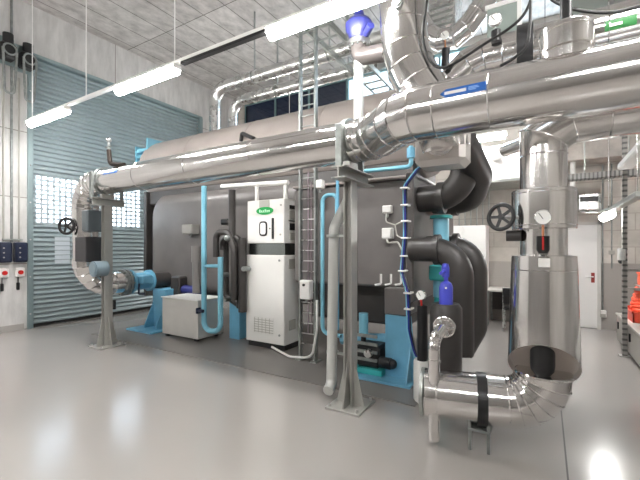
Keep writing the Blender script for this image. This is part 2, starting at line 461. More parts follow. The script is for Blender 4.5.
# lamp running back to the wall over the orange crates
t = thing('fluorescent_fixture', 'small glowing lamp on the right, beside the perforated post', 'light', (.85, 6.6, 2.1), 'lamps near the back wall')
MB().box(.80, .90, 5.0, 7.2, 2.17, 2.23, .008).build('housing', M['grey'], t)
r = [[V((.85 + .075 * math.cos(PI * k / 10), y, 2.17 - .09 * math.sin(PI * k / 10))) for k in range(11)] for y in (7.2, 7.85)]
MB().rings(r).build('diffuser', M['lamp'], t)
MB().box(.79, .91, 7.2, 7.86, 2.17, 2.25, .01).build('reflector', M['satin'], t)
for y_, z_ in ((7.3, 2.25), (5.2, 2.23)): MB().cyl((.85, y_, z_), (.85, y_, ZC), .006, n=8).build('hanging_rod', M['satin'], t)

# ================================================================== SUPPORT COLUMNS
def column(x, y, label, zt=2.33, b0=.27, b1=.44):
    t = thing('pipe_column', label, 'column', (x, y, 0), 'steel columns carrying the chrome pipe')
    m = M['columnm']
    MB().box(x - .19, x + .19, y - .21, y + .21, 0, .022, .003).build('base_plate', m, t)
    MB().box(x - .045, x - .034, y - .07, y + .07, .022, zt).box(x + .034, x + .045, y - .07, y + .07, .022, zt).box(x - .034, x + .034, y - .006, y + .006, .022, zt).build('post', m, t)
    for sx in (-1, 1):
        MB().prism([(x + sx * .045, y - .006, .022), (x + sx * .15, y - .006, .022), (x + sx * .15, y - .006, .05), (x + sx * .045, y - .006, .5)], (0, .012, 0)).build('gusset', m, t)
        MB().prism([(x - .006, y + sx * .01, .022), (x - .006, y + sx * .17, .022), (x - .006, y + sx * .17, .05), (x - .006, y + sx * .07, .5)], (.012, 0, 0)).build('gusset', m, t)
        for sy in (-1, 1):
            MB().cyl((x + sx * .15, y + sy * .17, .022), (x + sx * .15, y + sy * .17, .05), .016, n=8).build('anchor_bolt', M['satin'], t)
    MB().box(x - .08, x + .08, y - b0, y + b1, zt, zt + .012).box(x - .08, x + .08, y - b0, y + b1, zt + .108, zt + .12).box(x - .006, x + .006, y - b0, y + b1, zt + .012, zt + .108).build('cross_beam', m, t)
    for sy in (-1, 1):
        MB().box(x - .035, x + .035, y + sy * .25 - .02, y + sy * .25 + .02, zt + .12, 2.86, .004).build('bracket_arm', M['darksteel'], t)
    MB().hoop((x, y, 2.74), (1, 0, 0), .218, .236, .05, 40).build('clamp_ring', M['darksteel'], t)
    MB().box(x - .04, x + .04, y - .10, y + .10, zt + .12, 2.525).build('saddle', M['columnm'], t)
    return t
column(-1.735, 3.49, 'tall grey steel column in front centre with drain pipe beside it')
column(-6.25, 3.49, 'tall grey steel column at far left in front of the roller door', b0=.24, b1=.3)

# ================================================================== CHROME PIPES
PZ, PR = 2.74, .213
def seams_along(mb, a, b, step, r, h=.005):
    a, b = V(a), V(b); d = (b - a); L = d.length; n = int(L / step)
    for k in range(1, n + 1): mb.seam(a + d * (k * step / L), d, r, h)

def patch(x0, x1, yc, zc, r, a0, a1, n=8):       # sheet lying on the -Y face of an X-running pipe; angles in degrees from horizontal
    mb = MB(); va = []; vb = []
    for k in range(n + 1):
        a = math.radians(a0 + (a1 - a0) * k / n)
        for x, l in ((x0, va), (x1, vb)): l.append(V((x, yc - r * math.cos(a), zc + r * math.sin(a))))
    va2 = [p + (p - V((p.x, yc, zc))).normalized() * .003 for p in va]; vb2 = [p + (p - V((p.x, yc, zc))).normalized() * .003 for p in vb]
    return mb.rings([[*va, *reversed(va2)], [*vb, *reversed(vb2)]])

# --- left header with the drop to the machine
t = thing('chrome_pipe', 'long chrome clad pipe from the front column left to the roller door, turning down', 'pipe', (-4.2, 3.49, 2.5), 'chrome clad pipes')
mb = MB().tube([(-1.80, 3.49, PZ), (-6.42, 3.49, PZ)], PR, 48)
for x in (-2.95, -4.1, -5.25): mb.seam((x, 3.49, PZ), (1, 0, 0), PR)
mb.build('pipe_run', M['chrome'], t)
el = fillet([(-6.42, 3.49, PZ), (-6.92, 3.49, PZ), (-6.92, 3.49, 2.0)], .42, 7)
MB().tube(el, PR, 40, sharp=True, bead=.006).build('upper_elbow', M['chrome'], t)
MB().tube([(-6.92, 3.49, 2.0), (-6.92, 3.49, 1.45)], PR * .93, 40).build('drop_pipe', M['chrome'], t)
el = fillet([(-6.92, 3.49, 1.45), (-6.92, 3.49, .97), (-6.92, 4.15, .97)], .46, 7)
MB().tube(el, PR, 40, sharp=True, bead=.006).build('lower_elbow', M['chrome'], t)
f = MB().cyl((-6.92, 4.13, .97), (-6.92, 4.18, .97), .25, n=40).cyl((-6.92, 4.20, .97), (-6.92, 4.24, .97), .25, n=40)
for k in range(12):
    a = 2 * PI * k / 12; f.cyl((-6.92 + .225 * math.cos(a), 4.10, .97 + .225 * math.sin(a)), (-6.92 + .225 * math.cos(a), 4.27, .97 + .225 * math.sin(a)), .014, n=8)
f.build('flange', M['darksteel'], t)
MB().box(-6.85, -6.50, 3.28, 3.62, 1.40, 1.82, .01).build('access_panel', mat('dark_jacket', hexc('4b4a4c'), .3, .6), t)
MB().box(-6.68, -6.50, 3.30, 3.56, 1.91, 2.27, .02).build('actuator_box', mat('actuator_grey', hexc('6f777c'), .35, .5), t)
c = onY(93, 269, 3.24); MB().cyl(c, c + V((0, .2, 0)), .125, n=28).cyl(c + V((0, -.012, 0)), c, .1, n=28).build('inspection_cover', mat('cover_grey', hexc('8da0aa'), .35, .5), t)
patch(-6.0, -5.62, 3.49, PZ, PR + .001, 14, 34).build('label_plate', M['labelblue'], t, label='small blue label')
MB().add(*(lambda p: (p.v, p.f))(patch(-5.93, -5.7, 3.49, PZ, PR + .004, 21, 27, 3))).build('label_print', M['white'], t)

# hand wheel valve on the left drop
def handwheel(mbs, c, ax, R, parent, m):
    c = V(c); d = V(ax).normalized(); nn, b = perp(d)
    w = MB().tor(c, d, R, R * .17, 36, 10).build('handwheel', m, parent)
    for k in range(5):
        a = 2 * PI * k / 5 + .3; o = nn * math.cos(a) + b * math.sin(a)
        MB().bar(c + o * R * .12, c + o * R * .95, R * .22, R * .14, up=d).build('spoke', m, w)
    MB().cyl(c - d * R * .18, c + d * R * .18, R * .22, n=16).build('hub', m, w)
    return w
c = onY(66.5, 226, 3.2)
t = thing('gate_valve', 'black handwheel valve beside the left chrome drop, in front of the roller door', 'valve', (c.x, 3.2, c.z))
handwheel(None, c, (.5, -1, 0), .13, t, M['black'])
MB().cyl(c, (-7.02, 3.40, c.z), .016, n=12).build('valve_stem', M['satin'], t)
MB().cyl((-7.08, 3.33, c.z), (-6.95, 3.44, c.z), .04, n=16).build('bonnet', M['darksteel'], t)
# vent branch on top of the left header
c = onY(112, 172, 3.40)
t = thing('vent_valve', 'small dark vent valve standing on the left chrome pipe', 'valve', (c.x, 3.42, 2.95))
MB().tube(fillet([(c.x + .34, 3.40, 2.93), (c.x + .02, 3.36, 2.97), (c.x - .02, 3.36, 3.2)], .08), .035, 14).build('branch_pipe', mat('bronze_fitting', hexc('38302b'), .4, .6), t)
MB().cyl((c.x - .02, 3.36, 3.2), (c.x - .02, 3.36, 3.33), .022, n=12).box(c.x - .10, c.x + .05, 3.345, 3.375, 3.24, 3.26, .003).build('valve_body', M['darksteel'], t)
MB().ball((c.x - .02, 3.36, 3.36), .04).build('vent_cap', M['satin'], t)

# --- main header at the right
t = thing('chrome_pipe', 'thickest chrome clad pipe crossing the upper right with a blue arrow label', 'pipe', (.6, 3.04, 2.52), 'chrome clad pipes')
mb = MB().tube([(-.745, 3.04, PZ), (XR - .01, 3.04, PZ)], PR + .002, 56)
for x in (-.735, -.345, .75, 1.75): mb.seam((x, 3.04, PZ), (1, 0, 0), PR + .002, .004, 48)
mb.build('pipe_run', M['chrome'], t)
pts = [(-1.765, 3.49, PZ), (-1.60, 3.49, PZ), (-1.47, 3.455, PZ), (-1.35, 3.375, PZ), (-1.12, 3.155, PZ), (-1.02, 3.075, PZ), (-.90, 3.04, PZ), (-.745, 3.04, PZ)]
MB().tube(pts, PR + .002, 48, sharp=True, bead=.006).build('offset_bend', M['chrome'], t)
L0, L1 = onY(446, 99, 2.83).x, onY(486, 95, 2.83).x
b = patch(L0, L1, 3.04, PZ, PR + .003, 2, 19)
b.build('label_plate', M['labelblue'], t, label='blue arrow label')
tip = onY(440, 100, 2.83).x
def onp(x, a, r=PR + .005): a = math.radians(a); return V((x, 3.04 - r * math.cos(a), PZ + r * math.sin(a)))
MB().add([onp(L0, 2), onp(L0, 19), onp(tip, 10.5), onp(L0, 2, PR + .007), onp(L0, 19, PR + .007), onp(tip, 10.5, PR + .007)], [(0, 1, 2), (5, 4, 3), (0, 3, 4, 1), (1, 4, 5, 2), (2, 5, 3, 0)]).build('label_arrow', M['labelblue'], t)
patch(L0 - .01, L0 + (L1 - L0) * .52, 3.04, PZ, PR + .0065, 7, 13).build('label_stripe', M['white'], t)
for i, (a0, a1, f0, f1) in enumerate(((12.5, 14, .58, .80), (9.8, 11.3, .57, .84), (7, 8.5, .58, .76))):
    patch(L0 + (L1 - L0) * f0, L0 + (L1 - L0) * f1, 3.04, PZ, PR + .0065, a0, a1, 2).build('label_print', mat('pale_blue_print', hexc('8fb9ea'), .4), t)

# --- stub jacket on top of the main header
cx = onY(566, 52, 3.04).x
t = thing('valve_jacket', 'short upright chrome cylinder standing on top of the thick pipe at upper right', 'pipe jacket', (cx, 3.04, 2.95))
MB().lathe([(.158, 0), (.158, .225), (.153, .232), (.0, .235)], (cx, 3.04, 2.90), n=48, cap=True).seam((cx, 3.04, 3.10), (0, 0, 1), .158, .004, 40).build('shell', M['chrome'], t)
MB().hoop((cx, 3.04, 2.972), (0, 0, 1), .10, .172, .008, 48).build('foot_ring', M['chrome'], t)
MB().cyl((cx, 3.04, 3.12), (cx, 3.04, 3.36), .035, n=16).cyl((cx, 3.04, 3.36), (cx, 3.04, 3.40), .06, n=16).build('stem', M['black'], t)

# --- second pipe behind the main header with the green label
P2Y, P2Z, P2R = 4.0, 3.50, .19
t = thing('chrome_pipe', 'chrome clad pipe with green label and segmented bend behind the thick pipe', 'pipe', (.8, P2Y, P2Z - .2), 'chrome clad pipes')
bend = [(-.84, 4.80, 2.72), (-.86, 4.62, 2.80), onY(449, 108, 4.3), onY(452, 93, 4.1), onY(459, 79, P2Y), onY(470, 68, P2Y), onY(485, 60, P2Y), (-.34, P2Y, P2Z), (-.22, P2Y, P2Z)]
MB().tube(bend, P2R, 36, sharp=True, bead=.005).build('segmented_bend', M['chrome'], t)
mb = MB().tube([(-.09, P2Y, P2Z), (XR - .01, P2Y, P2Z)], P2R, 40); mb.seam((.45, P2Y, P2Z), (1, 0, 0), P2R); mb.build('pipe_run', M['chrome'], t)
MB().cyl((-.22, P2Y, P2Z), (-.09, P2Y, P2Z), P2R + .035, n=36).build('flange', M['black'], t)
g0 = onY(605, 28, P2Y - P2R).x; g1 = onY(637, 22, P2Y - P2R).x
patch(g0, g1, P2Y, P2Z, P2R + .002, -26, -4).build('label_plate', M['dkgreen'], t, label='green label')
patch(g0 + .03, g0 + (g1 - g0) * .55, P2Y, P2Z, P2R + .006, -18, -12, 3).build('label_print', mat('pale_green_print', hexc('dff0d0'), .4), t)

# --- big riser that curves in behind the main header
t = thing('chrome_pipe', 'big chrome pipe from the ceiling at top centre curving behind the thick pipe', 'pipe', (-1.1, 3.62, 2.8), 'chrome clad pipes')
pp = [onY(402, -160, 3.57), onY(402, -40, 3.57), onY(402.5, 2, 3.57), onY(403.5, 28, 3.57), onY(406, 50, 3.57), onY(411, 68, 3.57), onY(419, 85, 3.57), onY(430, 102, 3.57), onY(440, 125, 3.6), onY(444, 150, 3.64)]
MB().tube(pp, .225, 44, sharp=True, bead=.006).build('pipe_run', M['chrome'], t)
MB().tube([pp[0], V((pp[0].x, pp[0].y, ZC))], .225, 44).build('ceiling_riser', M['chrome'], t)
c = onY(397, 2, 3.32); MB().cyl(c, c + V((0, .1, 0)), .05, n=20).cyl(c + V((0, -.015, 0)), c, .035, n=16).build('branch_plug', M['darksteel'], t)
# square insulation box below it
bx = onY(443, 150, 3.62)
t = thing('insulation_box', 'square chrome box with rounded corners hanging under the thick pipe, right of centre', 'insulation box', (bx.x, 3.75, 2.36))
MB().box(bx.x - .245, bx.x + .215, 3.50, 3.86, 2.41, 2.80, .05).build('box_shell', mat('pale_box_sheet', hexc('cfcac5'), .42, .6), t)
MB().hoop((bx.x, 3.496, 2.62), (0, 1, 0), .10, .135, .02, 36).build('collar', M['chrome'], t)
MB().cyl((bx.x, 3.46, 2.62), (bx.x, 3.52, 2.62), .10, n=32).cyl((bx.x, 3.44, 2.62), (bx.x, 3.47, 2.62), .05, n=20).build('port_cover', M['chrome'], t)

# --- right riser with jackets
RX, RY, RR = -.012, 3.46, .165
t = thing('chrome_riser', 'upright chrome pipe assembly at right with wide valve jacket and cut away lower shroud', 'pipe', (RX, RY, 0))
mb = MB().tube([(RX, RY, 1.50), (RX, RY, 2.38)], RR, 44); mb.seam((RX, RY, 2.37), (0, 0, 1), RR)
mb.build('riser_pipe', M['chrome'], t)
MB().tube([(RX, RY, 2.37), (RX, RY, 2.50), (RX + .16, RY + .03, 2.62), (RX + .42, RY + .06, 2.64), (XR - .01, RY + .06, 2.64)], RR, 44, sharp=True, bead=.006).build('mitred_elbow', M['chrome'], t)
mb = MB().lathe([(RR, 1.79), (.222, 1.79), (.226, 1.795), (.226, 2.095), (.222, 2.10), (RR, 2.10)], (RX, RY, 0), n=52, cap=False)
mb.seam((RX, RY, 1.82), (0, 0, 1), .226, .003).seam((RX, RY, 2.07), (0, 0, 1), .226, .003); mb.build('valve_jacket', M['chrome'], t)
# lower shroud cut obliquely
rg = []; nseg = 56
cut = lambda x, y: .70 - (y - RY) / .265 * .235
for lvl in (0, 1, 2, 3):
    ring = []
    for k in range(nseg):
        a = 2 * PI * k / nseg; r0 = .225 if lvl < 2 else (.23 if lvl == 2 else .252)
        x = RX + r0 * math.cos(a); y = RY + r0 * math.sin(a)
        z = (1.59, 1.58, 1.48, cut(x, y))[lvl]
        if lvl == 0: x = RX + RR * math.cos(a); y = RY + RR * math.sin(a)
        ring.append(V((x, y, z)))
    rg.append(ring)
mb = MB().rings(rg, cap=False); mb.seam((RX, RY, 1.47), (0, 0, 1), .23, .004, 48); mb.build('lower_shroud', M['chrome'], t)
ring = rg[-1]; inner = [V((RX + (p.x - RX) * .93, RY + (p.y - RY) * .93, 0)) for p in ring]
inner = [V((p.x, p.y, cut(p.x, p.y) + .035)) for p in inner]
mb = MB(); mb.rings([ring, inner], cap=False); mb.add(inner, [tuple(range(len(inner)))]); mb.build('shroud_liner', mat('liner_aluminium', (.62, .57, .53), .33, .7), t)
MB().lathe([(.01, .655), (.05, .66), (.08, .70), (.085, .74), (.085, .98), (.0, 1.0)], (RX - .005, RY - .11, 0), n=28).build('black_insert', M['black'], t)
EZ = .385
el = fillet([(-.62, 3.33, EZ), (RX, RY, EZ), (RX, RY, .66)], .262, 6)
MB().tube(el, .20, 40, sharp=True, bead=.006).build('lower_elbow', M['chrome'], t)
mb = MB().tube([(-.90, 3.27, EZ), (-.62, 3.33, EZ)], .20, 40); mb.seam((-.80, 3.29, EZ), (.43, .09, 0), .20); mb.build('bottom_run', M['chrome'], t)
MB().cyl((-.93, 3.265, EZ), (-.90, 3.27, EZ), .203, n=36).build('end_flange', M['galv'], t)
MB().box(RX - .03, RX + .045, RY - .236, RY - .229, 1.50, 1.565, .002).build('type_plate', M['white'], t)
lg = onY(504, 236, RY - .05); MB().cyl((lg.x + .02, RY - .08, lg.z), (RX - .15, RY - .08, lg.z), .045, n=20).build('branch_stub', M['foam'], t)
# strap support below
sx, sy = -.455, 3.355
t = thing('pipe_stand', 'black strap stand holding the bottom chrome pipe just above the floor', 'pipe support', (sx, sy, 0))
dd = V((.43, .09, 0)).normalized()
MB().hoop((sx, sy, EZ), dd, .201, .216, .075, 40).build('strap', M['black'], t)
for o in (-.07, .07):
    MB().box(sx + o - .012, sx + o + .012, sy - .13, sy - .10, .0, .23, .003).build('leg', M['darksteel'], t)
MB().box(sx - .085, sx + .085, sy - .135, sy + .02, .16, .182, .003).build('cross_piece', M['darksteel'], t)
# handwheel on the riser
c = onY(501, 217, 3.30)
t = thing('gate_valve', 'black handwheel on a stem left of the upright chrome jacket', 'valve', (c.x, 3.30, c.z - .12))
handwheel(None, c, (-.35, -1, .1), .098, t, M['black'])
MB().cyl(c, (RX - .21, RY - .06, c.z), .012, n=12).build('valve_stem', M['satin'], t)

# --- gauges
def gauge(c, r, label, stem_to, stem_mat, ax=(0, -1, 0), stem_r=.008, well=None):
    c = V(c); d = V(ax).normalized()
    t = thing('pressure_gauge', label, 'gauge', stem_to, None)
    MB().cyl(c - d * .02, c + d * .012, r, n=32).tor(c + d * .012, d, r * .94, r * .08, 32, 8).build('case', M['satin'], t)
    MB().cyl(c + d * .012, c + d * .015, r * .88, n=32).build('dial', M['dial'], t)
    nn, b = perp(d)
    MB().bar(c + d * .018 - nn * r * .2, c + d * .018 + (nn * .6 + b * .5) * r, r * .08, .003, up=d).build('needle', M['black'], t)
    MB().cyl(c - V((0, 0, r * .9)), stem_to, stem_r, n=12).build('stem', stem_mat, t)
    if well:
        z0, z1, rr = well; MB().lathe([(.0, z0), (rr * .7, z0), (rr, z0 + rr * .5), (rr, z1), (.0, z1)], (stem_to[0], stem_to[1], 0), n=20).build('well', M['black'], t)
    return t
c = onY(543, 217.5, 3.2); g = gauge(c, .056, 'round white gauge with copper stem on the front of the upright chrome jacket', (c.x, 3.2, 1.60), M['copper'], well=None)
z0 = onY(543, 254, 3.17).z; z1 = onY(543, 236, 3.17).z
MB().lathe([(.0, z0), (.03, z0 + .004), (.043, z0 + .03), (.043, z1), (.0, z1)], (c.x, 3.2, 0), n=20).build('well', M['black'], g)
MB().box(c.x - .006, c.x + .006, 3.152, 3.158, z0 + .03, z1 - .005).build('red_scale', M['red'], g)
c = onY(445, 36, 3.80); p = onY(446, 62, 3.80)
g = gauge(c, .046, 'round gauge above the segmented bend, left of the other upper gauge', p, M['copper'])
MB().cyl(onY(446, 49, 3.80), onY(445, 68, 3.80), .038, n=16).build('well', M['black'], g)
c = onY(495, 20, 3.80); p = onY(496, 42, 3.85)
g = gauge(c, .058, 'round gauge standing on the chrome pipe near the black flange, top right', p, M['darksteel'])
MB().cyl(onY(496, 31, 3.80), onY(496, 42, 3.80), .042, n=16).build('well', M['black'], g)

# ================================================================== THE CHILLER
SYc, SZc, SR = 5.80, 1.72, 1.12
t = chl = thing('absorption_chiller', 'huge dark insulated absorption chiller on blue feet filling the middle of the hall', 'machine', (-4.3, 5.8, 0))
def rprof(x0, x1, r, rc, n=8):
    p = [(0.001, x0)]
    p += [(r - rc + rc * math.sin(PI / 2 * k / n), x0 + rc - rc * math.cos(PI / 2 * k / n)) for k in range(n + 1)]
    p += [(r - rc + rc * math.cos(PI / 2 * k / n), x1 - rc + rc * math.sin(PI / 2 * k / n)) for k in range(n + 1)]
    return p + [(0.001, x1)]
rg = []
def rr2(x0, x1, z0, z1, r, y, n=7):
    P = []
    for cx_, cz_, a0 in ((x1 - r, z1 - r, 0), (x0 + r, z1 - r, 90), (x0 + r, z0 + r, 180), (x1 - r, z0 + r, 270)):
        for k in range(n + 1):
            an = math.radians(a0 + 90 * k / n); P.append(V((cx_ + r * math.cos(an), y, cz_ + r * math.sin(an))))
    return P
for k in range(8):
    a = PI / 2 * k / 7; i_ = .28 * (1 - math.sin(a)); rg.append(rr2(-7.62 + i_, -3.0 - i_, .66 + i_, 2.84 - i_, .48 - i_ * .6, 5.15 + .28 * (1 - math.cos(a))))
rg.append(rr2(-7.62, -3.0, .66, 2.84, .48, 6.9))
MB().rings(rg).build('lower_shell', M['shell'], t)
mb = MB().lathe(rprof(-7.95, -1.35, .70, .22), (0, 5.75, 3.42), (1, 0, 0), 64)
for x in (-6.3, -4.7, -3.1): mb.seam((x, 5.75, 3.42), (1, 0, 0), .70, .006, 64)
mb.build('upper_drum', M['drum'], t)
MB().box(-7.7, -1.6, 5.25, 6.5, 2.60, 2.90, .02).build('saddle_frame', M['foam'], t)
MB().box(-7.80, -7.70, 5.18, 6.8, .55, 2.90, .01).build('end_frame', M['foam'], t)
MB().box(-3.25, -1.50, 4.62, 6.9, 1.12, 2.52, .03).build('water_box', M['shell'], t)
MB().box(-1.50, -1.40, 4.56, 6.95, .95, 2.60, .02).build('end_flange', M['shell'], t)
MB().box(-3.25, -1.40, 4.58, 6.9, 2.52, 2.56, .01).build('water_box_lid', M['drum'], t)
MB().box(-3.2, -1.6, 5.0, 6.8, .55, 1.12, .03).build('lower_water_box', M['foam'], t)
# feet
def foot(x0, x1, y, top, plate, name='foot'):
    f = MB().box(x0, x1, y + .18, y + .75, .04, top, .006).build(name, M['blue'], t)
    MB().box(*plate, .012, .04, .003).build('foot_plate', M['blue'], f)
    for x in (x0 + .012, x1 - .03):
        MB().prism([(x, y + .18, .04), (x, y - .02, .04), (x, y - .02, .09), (x, y + .18, min(top - .05, .55))], (.018, 0, 0)).build('gusset', M['blue'], f)
    return f
foot(-6.86, -6.46, 4.58, .80, (-7.10, -6.3, 4.34, 5.6))
MB().prism([(-6.86, 4.8, .04), (-7.08, 4.8, .04), (-7.08, 4.8, .08), (-6.86, 4.8, .6)], (0, .02, 0)).build('side_gusset', M['blue'], t)
MB().box(-4.86, -4.62, 4.9, 5.4, .012, .72, .006).build('foot', M['blue'], t)
f = MB().prism([(-1.72, 4.44, .04), (-1.34, 4.44, .04), (-1.40, 4.44, .80), (-1.72, 4.44, .80)], (0, .05, 0)).build('foot', M['blue'], t)
MB().box(-1.72, -1.66, 4.49, 5.2, .04, .80, .004).build('foot_web', M['blue'], f)
MB().box(-2.12, -1.33, 4.20, 5.25, .012, .04, .003).build('foot_plate', M['blue'], f)
MB().prism([(-1.40, 4.42, .04), (-1.40, 4.23, .04), (-1.40, 4.44, .5)], (.02, 0, 0)).build('gusset', M['blue'], f)
MB().box(-1.74, -1.44, 4.45, 4.9, .80, 1.14, .015).build('insulated_block', M['shell'], t)
# blue louvred bracket at the upper left end
lx = -8.15
lb = MB().box(lx, lx + .03, 5.2, 5.75, 3.22, 3.98).box(lx + .42, lx + .46, 5.2, 5.75, 3.22, 4.12).build('end_bracket', M['cyan'], t)
sl = MB()
for k in range(5): sl.box(lx + .03, lx + .42, 5.22, 5.5, 3.28 + k * .14, 3.35 + k * .14, .005)
sl.build('bracket_bars', M['cyan'], lb)
# handle hook on the drum, small fittings on the shell
h = MB().tube(fillet([onY(241, 141, 5.05), onY(242, 133, 5.0), onY(254, 138.5, 5.0)], .04), .035, 10); h.build('lifting_hook', M['black'], t)
# dark accessory cylinders near the left foot
for u0, u1, v0, v1, yy in ((149, 160, 274, 296, 5.0), (172, 181, 276, 300, 5.0)):
    a = onY(u0, v0, yy); b = onY(u1, v1, yy)
    MB().box(a.x, b.x, yy - .05, yy + .3, b.z, a.z, .03).build('valve_cover', M['foam'], t)
a = onY(196.5, 246, 4.72); b = onY(196.5, 262, 4.72); c = onY(196.5, 293, 4.72)
MB().lathe([(.0, c.z), (.072, c.z), (.072, b.z), (.09, b.z), (.09, a.z), (.0, a.z)], (a.x, 4.72, 0), n=24).build('sight_cylinder', mat('grey_cylinder', hexc('716e6c'), .35), t)
# black insulated loops on the front
def run(pix, y, r, rad=.1, n=14, nm='insulated_loop', m=None, sharp=False):
    pts = [onY(u, v, y if not isinstance(y, (list, tuple)) else y[i]) for i, (u, v) in enumerate(pix)]
    return MB().tube(fillet(pts, rad, 8) if rad else pts, r, n, sharp=sharp)
run([(216, 257), (216, 232), (228, 232), (234, 250), (234, 300)], 4.52, .055, .12).build('insulated_loop', M['foam'], t)
run([(223, 250), (223, 238), (240, 238), (240, 308)], 4.66, .06, .12).build('insulated_loop', M['foam'], t)
run([(232, 190), (232, 236)], 4.62, .06, 0).build('insulated_loop', M['foam'], t)
run([(226, 242), (226, 296), (240, 306)], 4.74, .05, .1).build('insulated_loop', M['foam'], t)
run([(242.5, 238), (242.5, 312)], 4.62, .07, 0).build('insulated_loop', M['foam'], t)
c = onY(228, 222, 4.66); MB().box(c.x - .08, c.x + .10, 4.55, 4.75, c.z - .05, c.z + .05, .02).build('clamp_block', M['black'], t)
c = onY(227, 238, 4.44); MB().ball(c, .05).build('ball_joint', M['darksteel'], t)
for u, v in ((221, 275), (243, 269), (224, 300)):
    c = onY(u, v, 4.5); MB().cyl(c, c + V((0, .15, 0)), .04, n=14).build('fitting', M['darksteel'], t)

# --- blue valve body joining the left drop to the machine
t = thing('butterfly_valve', 'light blue valve body between the left chrome flange and the dark shell', 'valve', (-6.92, 4.5, .75))
MB().lathe([(.0, 0), (.235, 0), (.235, .05), (.17, .06), (.17, .40), (.215, .41), (.215, .46), (.0, .46)], (-6.92, 4.275, .97), (0, 1, 0), 36).build('valve_body', M['blue'], t)
MB().cyl((-6.92, 4.735, .97), (-6.92, 5.16, .97), .15, n=28).build('pipe_neck', M['foam'], t)
MB().box(-6.80, -6.58, 4.36, 4.58, .93, 1.10, .02).build('gear_box', M['blue'], t)
MB().tube(fillet([onY(139, 284, 4.36), onY(139, 294, 4.3), onY(144, 294, 4.3)], .04), .02, 10).build('lever', M['navy'], t)
c = onY(114, 300, 3.98); MB().cyl(c, c - V((0, 0, .17)), .035, n=14).build('drain_stub', M['black'], t)

# --- sheet metal box in front of the shell
t = thing('sheet_metal_box', 'pale sheet metal box on the floor before the dark shell', 'box', (-5.58, 4.68, .0))
MB().box(-6.06, -5.10, 4.40, 4.98, .06, .72, .006).build('body', mat('pale_steel_sheet', hexc('cdcbc6'), .35, .35, var=.05), t)
MB().box(-6.08, -5.08, 4.38, 5.0, .72, .735, .003).build('lid', M['white'], t)
for x in (-5.98, -5.2):
    for y in (4.46, 4.9): MB().box(x - .03, x + .03, y - .03, y + .03, .012, .06).build('leg', M['black'], t)
# blue pump behind it
c = onY(191, 296, 5.02)
t = thing('circulation_pump', 'small violet blue pump half hidden behind the sheet metal box', 'pump', (c.x, 5.1, 0))
MB().cyl((c.x - .25, 5.06, .79), (c.x + .1, 5.06, .79), .09, n=24).build('motor', M['deepblue'], t)
MB().cyl((c.x + .1, 5.06, .79), (c.x + .2, 5.06, .79), .10, n=24).build('volute', M['deepblue'], t)
MB().box(c.x - .2, c.x + .1, 5.0, 5.12, .012, .74).build('pedestal', M['black'], t)

# --- cyan U pipe
t = thing('cyan_pipe', 'cyan U shaped pipe with a cross bar in front of the black shell', 'pipe', (-4.7, 4.3, 0))
ul = [onY(204, 186, 4.36), onY(204, 331, 4.36), onY(220.5, 331, 4.36), onY(220.5, 257, 4.36)]
MB().tube(fillet(ul, .155, 10), .044, 18).build('u_pipe', M['cyan'], t)
a, b = onY(204, 266, 4.36), onY(220.5, 266, 4.36); MB().cyl(a, b, .028, n=14).build('cross_bar', M['cyan'], t)
c = onY(201, 311, 4.30); MB().cyl(c - V((.06, 0, 0)), c + V((.05, 0, 0)), .03, n=12).box(c.x - .08, c.x - .05, c.y - .05, c.y + .05, c.z - .05, c.z + .05, .01).build('drain_valve', M['navy'], t)

# --- junction boxes
def jbox(u0, u1, v0, v1, y, label, dep=.09, m='cream', group=None, gland=True):
    a, b = onY(u0, v0, y), onY(u1, v1, y)
    t = thing('junction_box', label, 'junction box', ((a.x + b.x) / 2, y + dep, b.z), group)
    MB().box(a.x, b.x, y, y + dep, b.z, a.z, .01).build('housing', M[m], t)
    MB().box(a.x + .012, b.x - .012, y - .012, y, b.z + .012, a.z - .012, .004).build('lid', M[m], t)
    if gland: MB().cyl(((a.x + b.x) / 2, y + dep * .5, b.z), ((a.x + b.x) / 2, y + dep * .5, b.z - .05), .016, n=10).build('cable_gland', M['galv'], t)
    return t
jbox(182, 192, 224.5, 234, 4.97, 'grey junction box on the left part of the dark shell', .18, 'jgrey')
jbox(382, 391, 205.5, 213, 4.55, 'upper white junction box on the flat dark water box')
jbox(381.5, 392, 228, 239, 4.55, 'lower white junction box on the flat dark water box')

# --- black insulated pipes at the right end
def bpipe(label, pts, r, rad, flange_at=None, extra=None, group='black insulated pipes at the right end of the machine'):
    t = thing('insulated_pipe', label, 'pipe', pts[-1] if V(pts[-1]).z < V(pts[0]).z else pts[0], group)
    MB().tube(fillet(pts, rad, 10), r, 32).build('pipe_run', M['foam'], t)
    if flange_at:
        MB().cyl(*flange_at, r + .035, n=32).build('flange', M['foam'], t)
    return t
bpipe('black insulated elbow under the chrome box, nearer of the upper pair', [(-1.41, 4.84, 2.27), (-.84, 4.84, 2.27), (-.84, 4.84, 2.75)], .165, .36, [(-1.16, 4.84, 2.27), (-1.08, 4.84, 2.27)])
bpipe('black insulated elbow behind the chrome box, farther of the upper pair', [V((-1.41, 5.55, 2.29)), V((-.88, 5.50, 2.27)), onY(479, 176, 5.0), onY(461, 140, 4.3)], .16, [.34, .3], [(-1.14, 5.55, 2.29), (-1.06, 5.55, 2.29)])
bpipe('black insulated pipe arching down behind the violet valve, nearer of the lower pair', [(-1.41, 4.5, 1.62), (-.83, 4.5, 1.62), (-.83, 4.5, .42)], .145, .33, [(-1.12, 4.5, 1.62), (-1.06, 4.5, 1.62)])
bpipe('black insulated pipe arching down, farther of the lower pair, before the white cupboard', [(-1.41, 5.2, 1.66), (-.77, 5.2, 1.66), (-.77, 5.2, .60), (-.93, 5.12, .28)], .14, [.33, .2], [(-1.05, 5.2, 1.66), (-.98, 5.2, 1.66)])
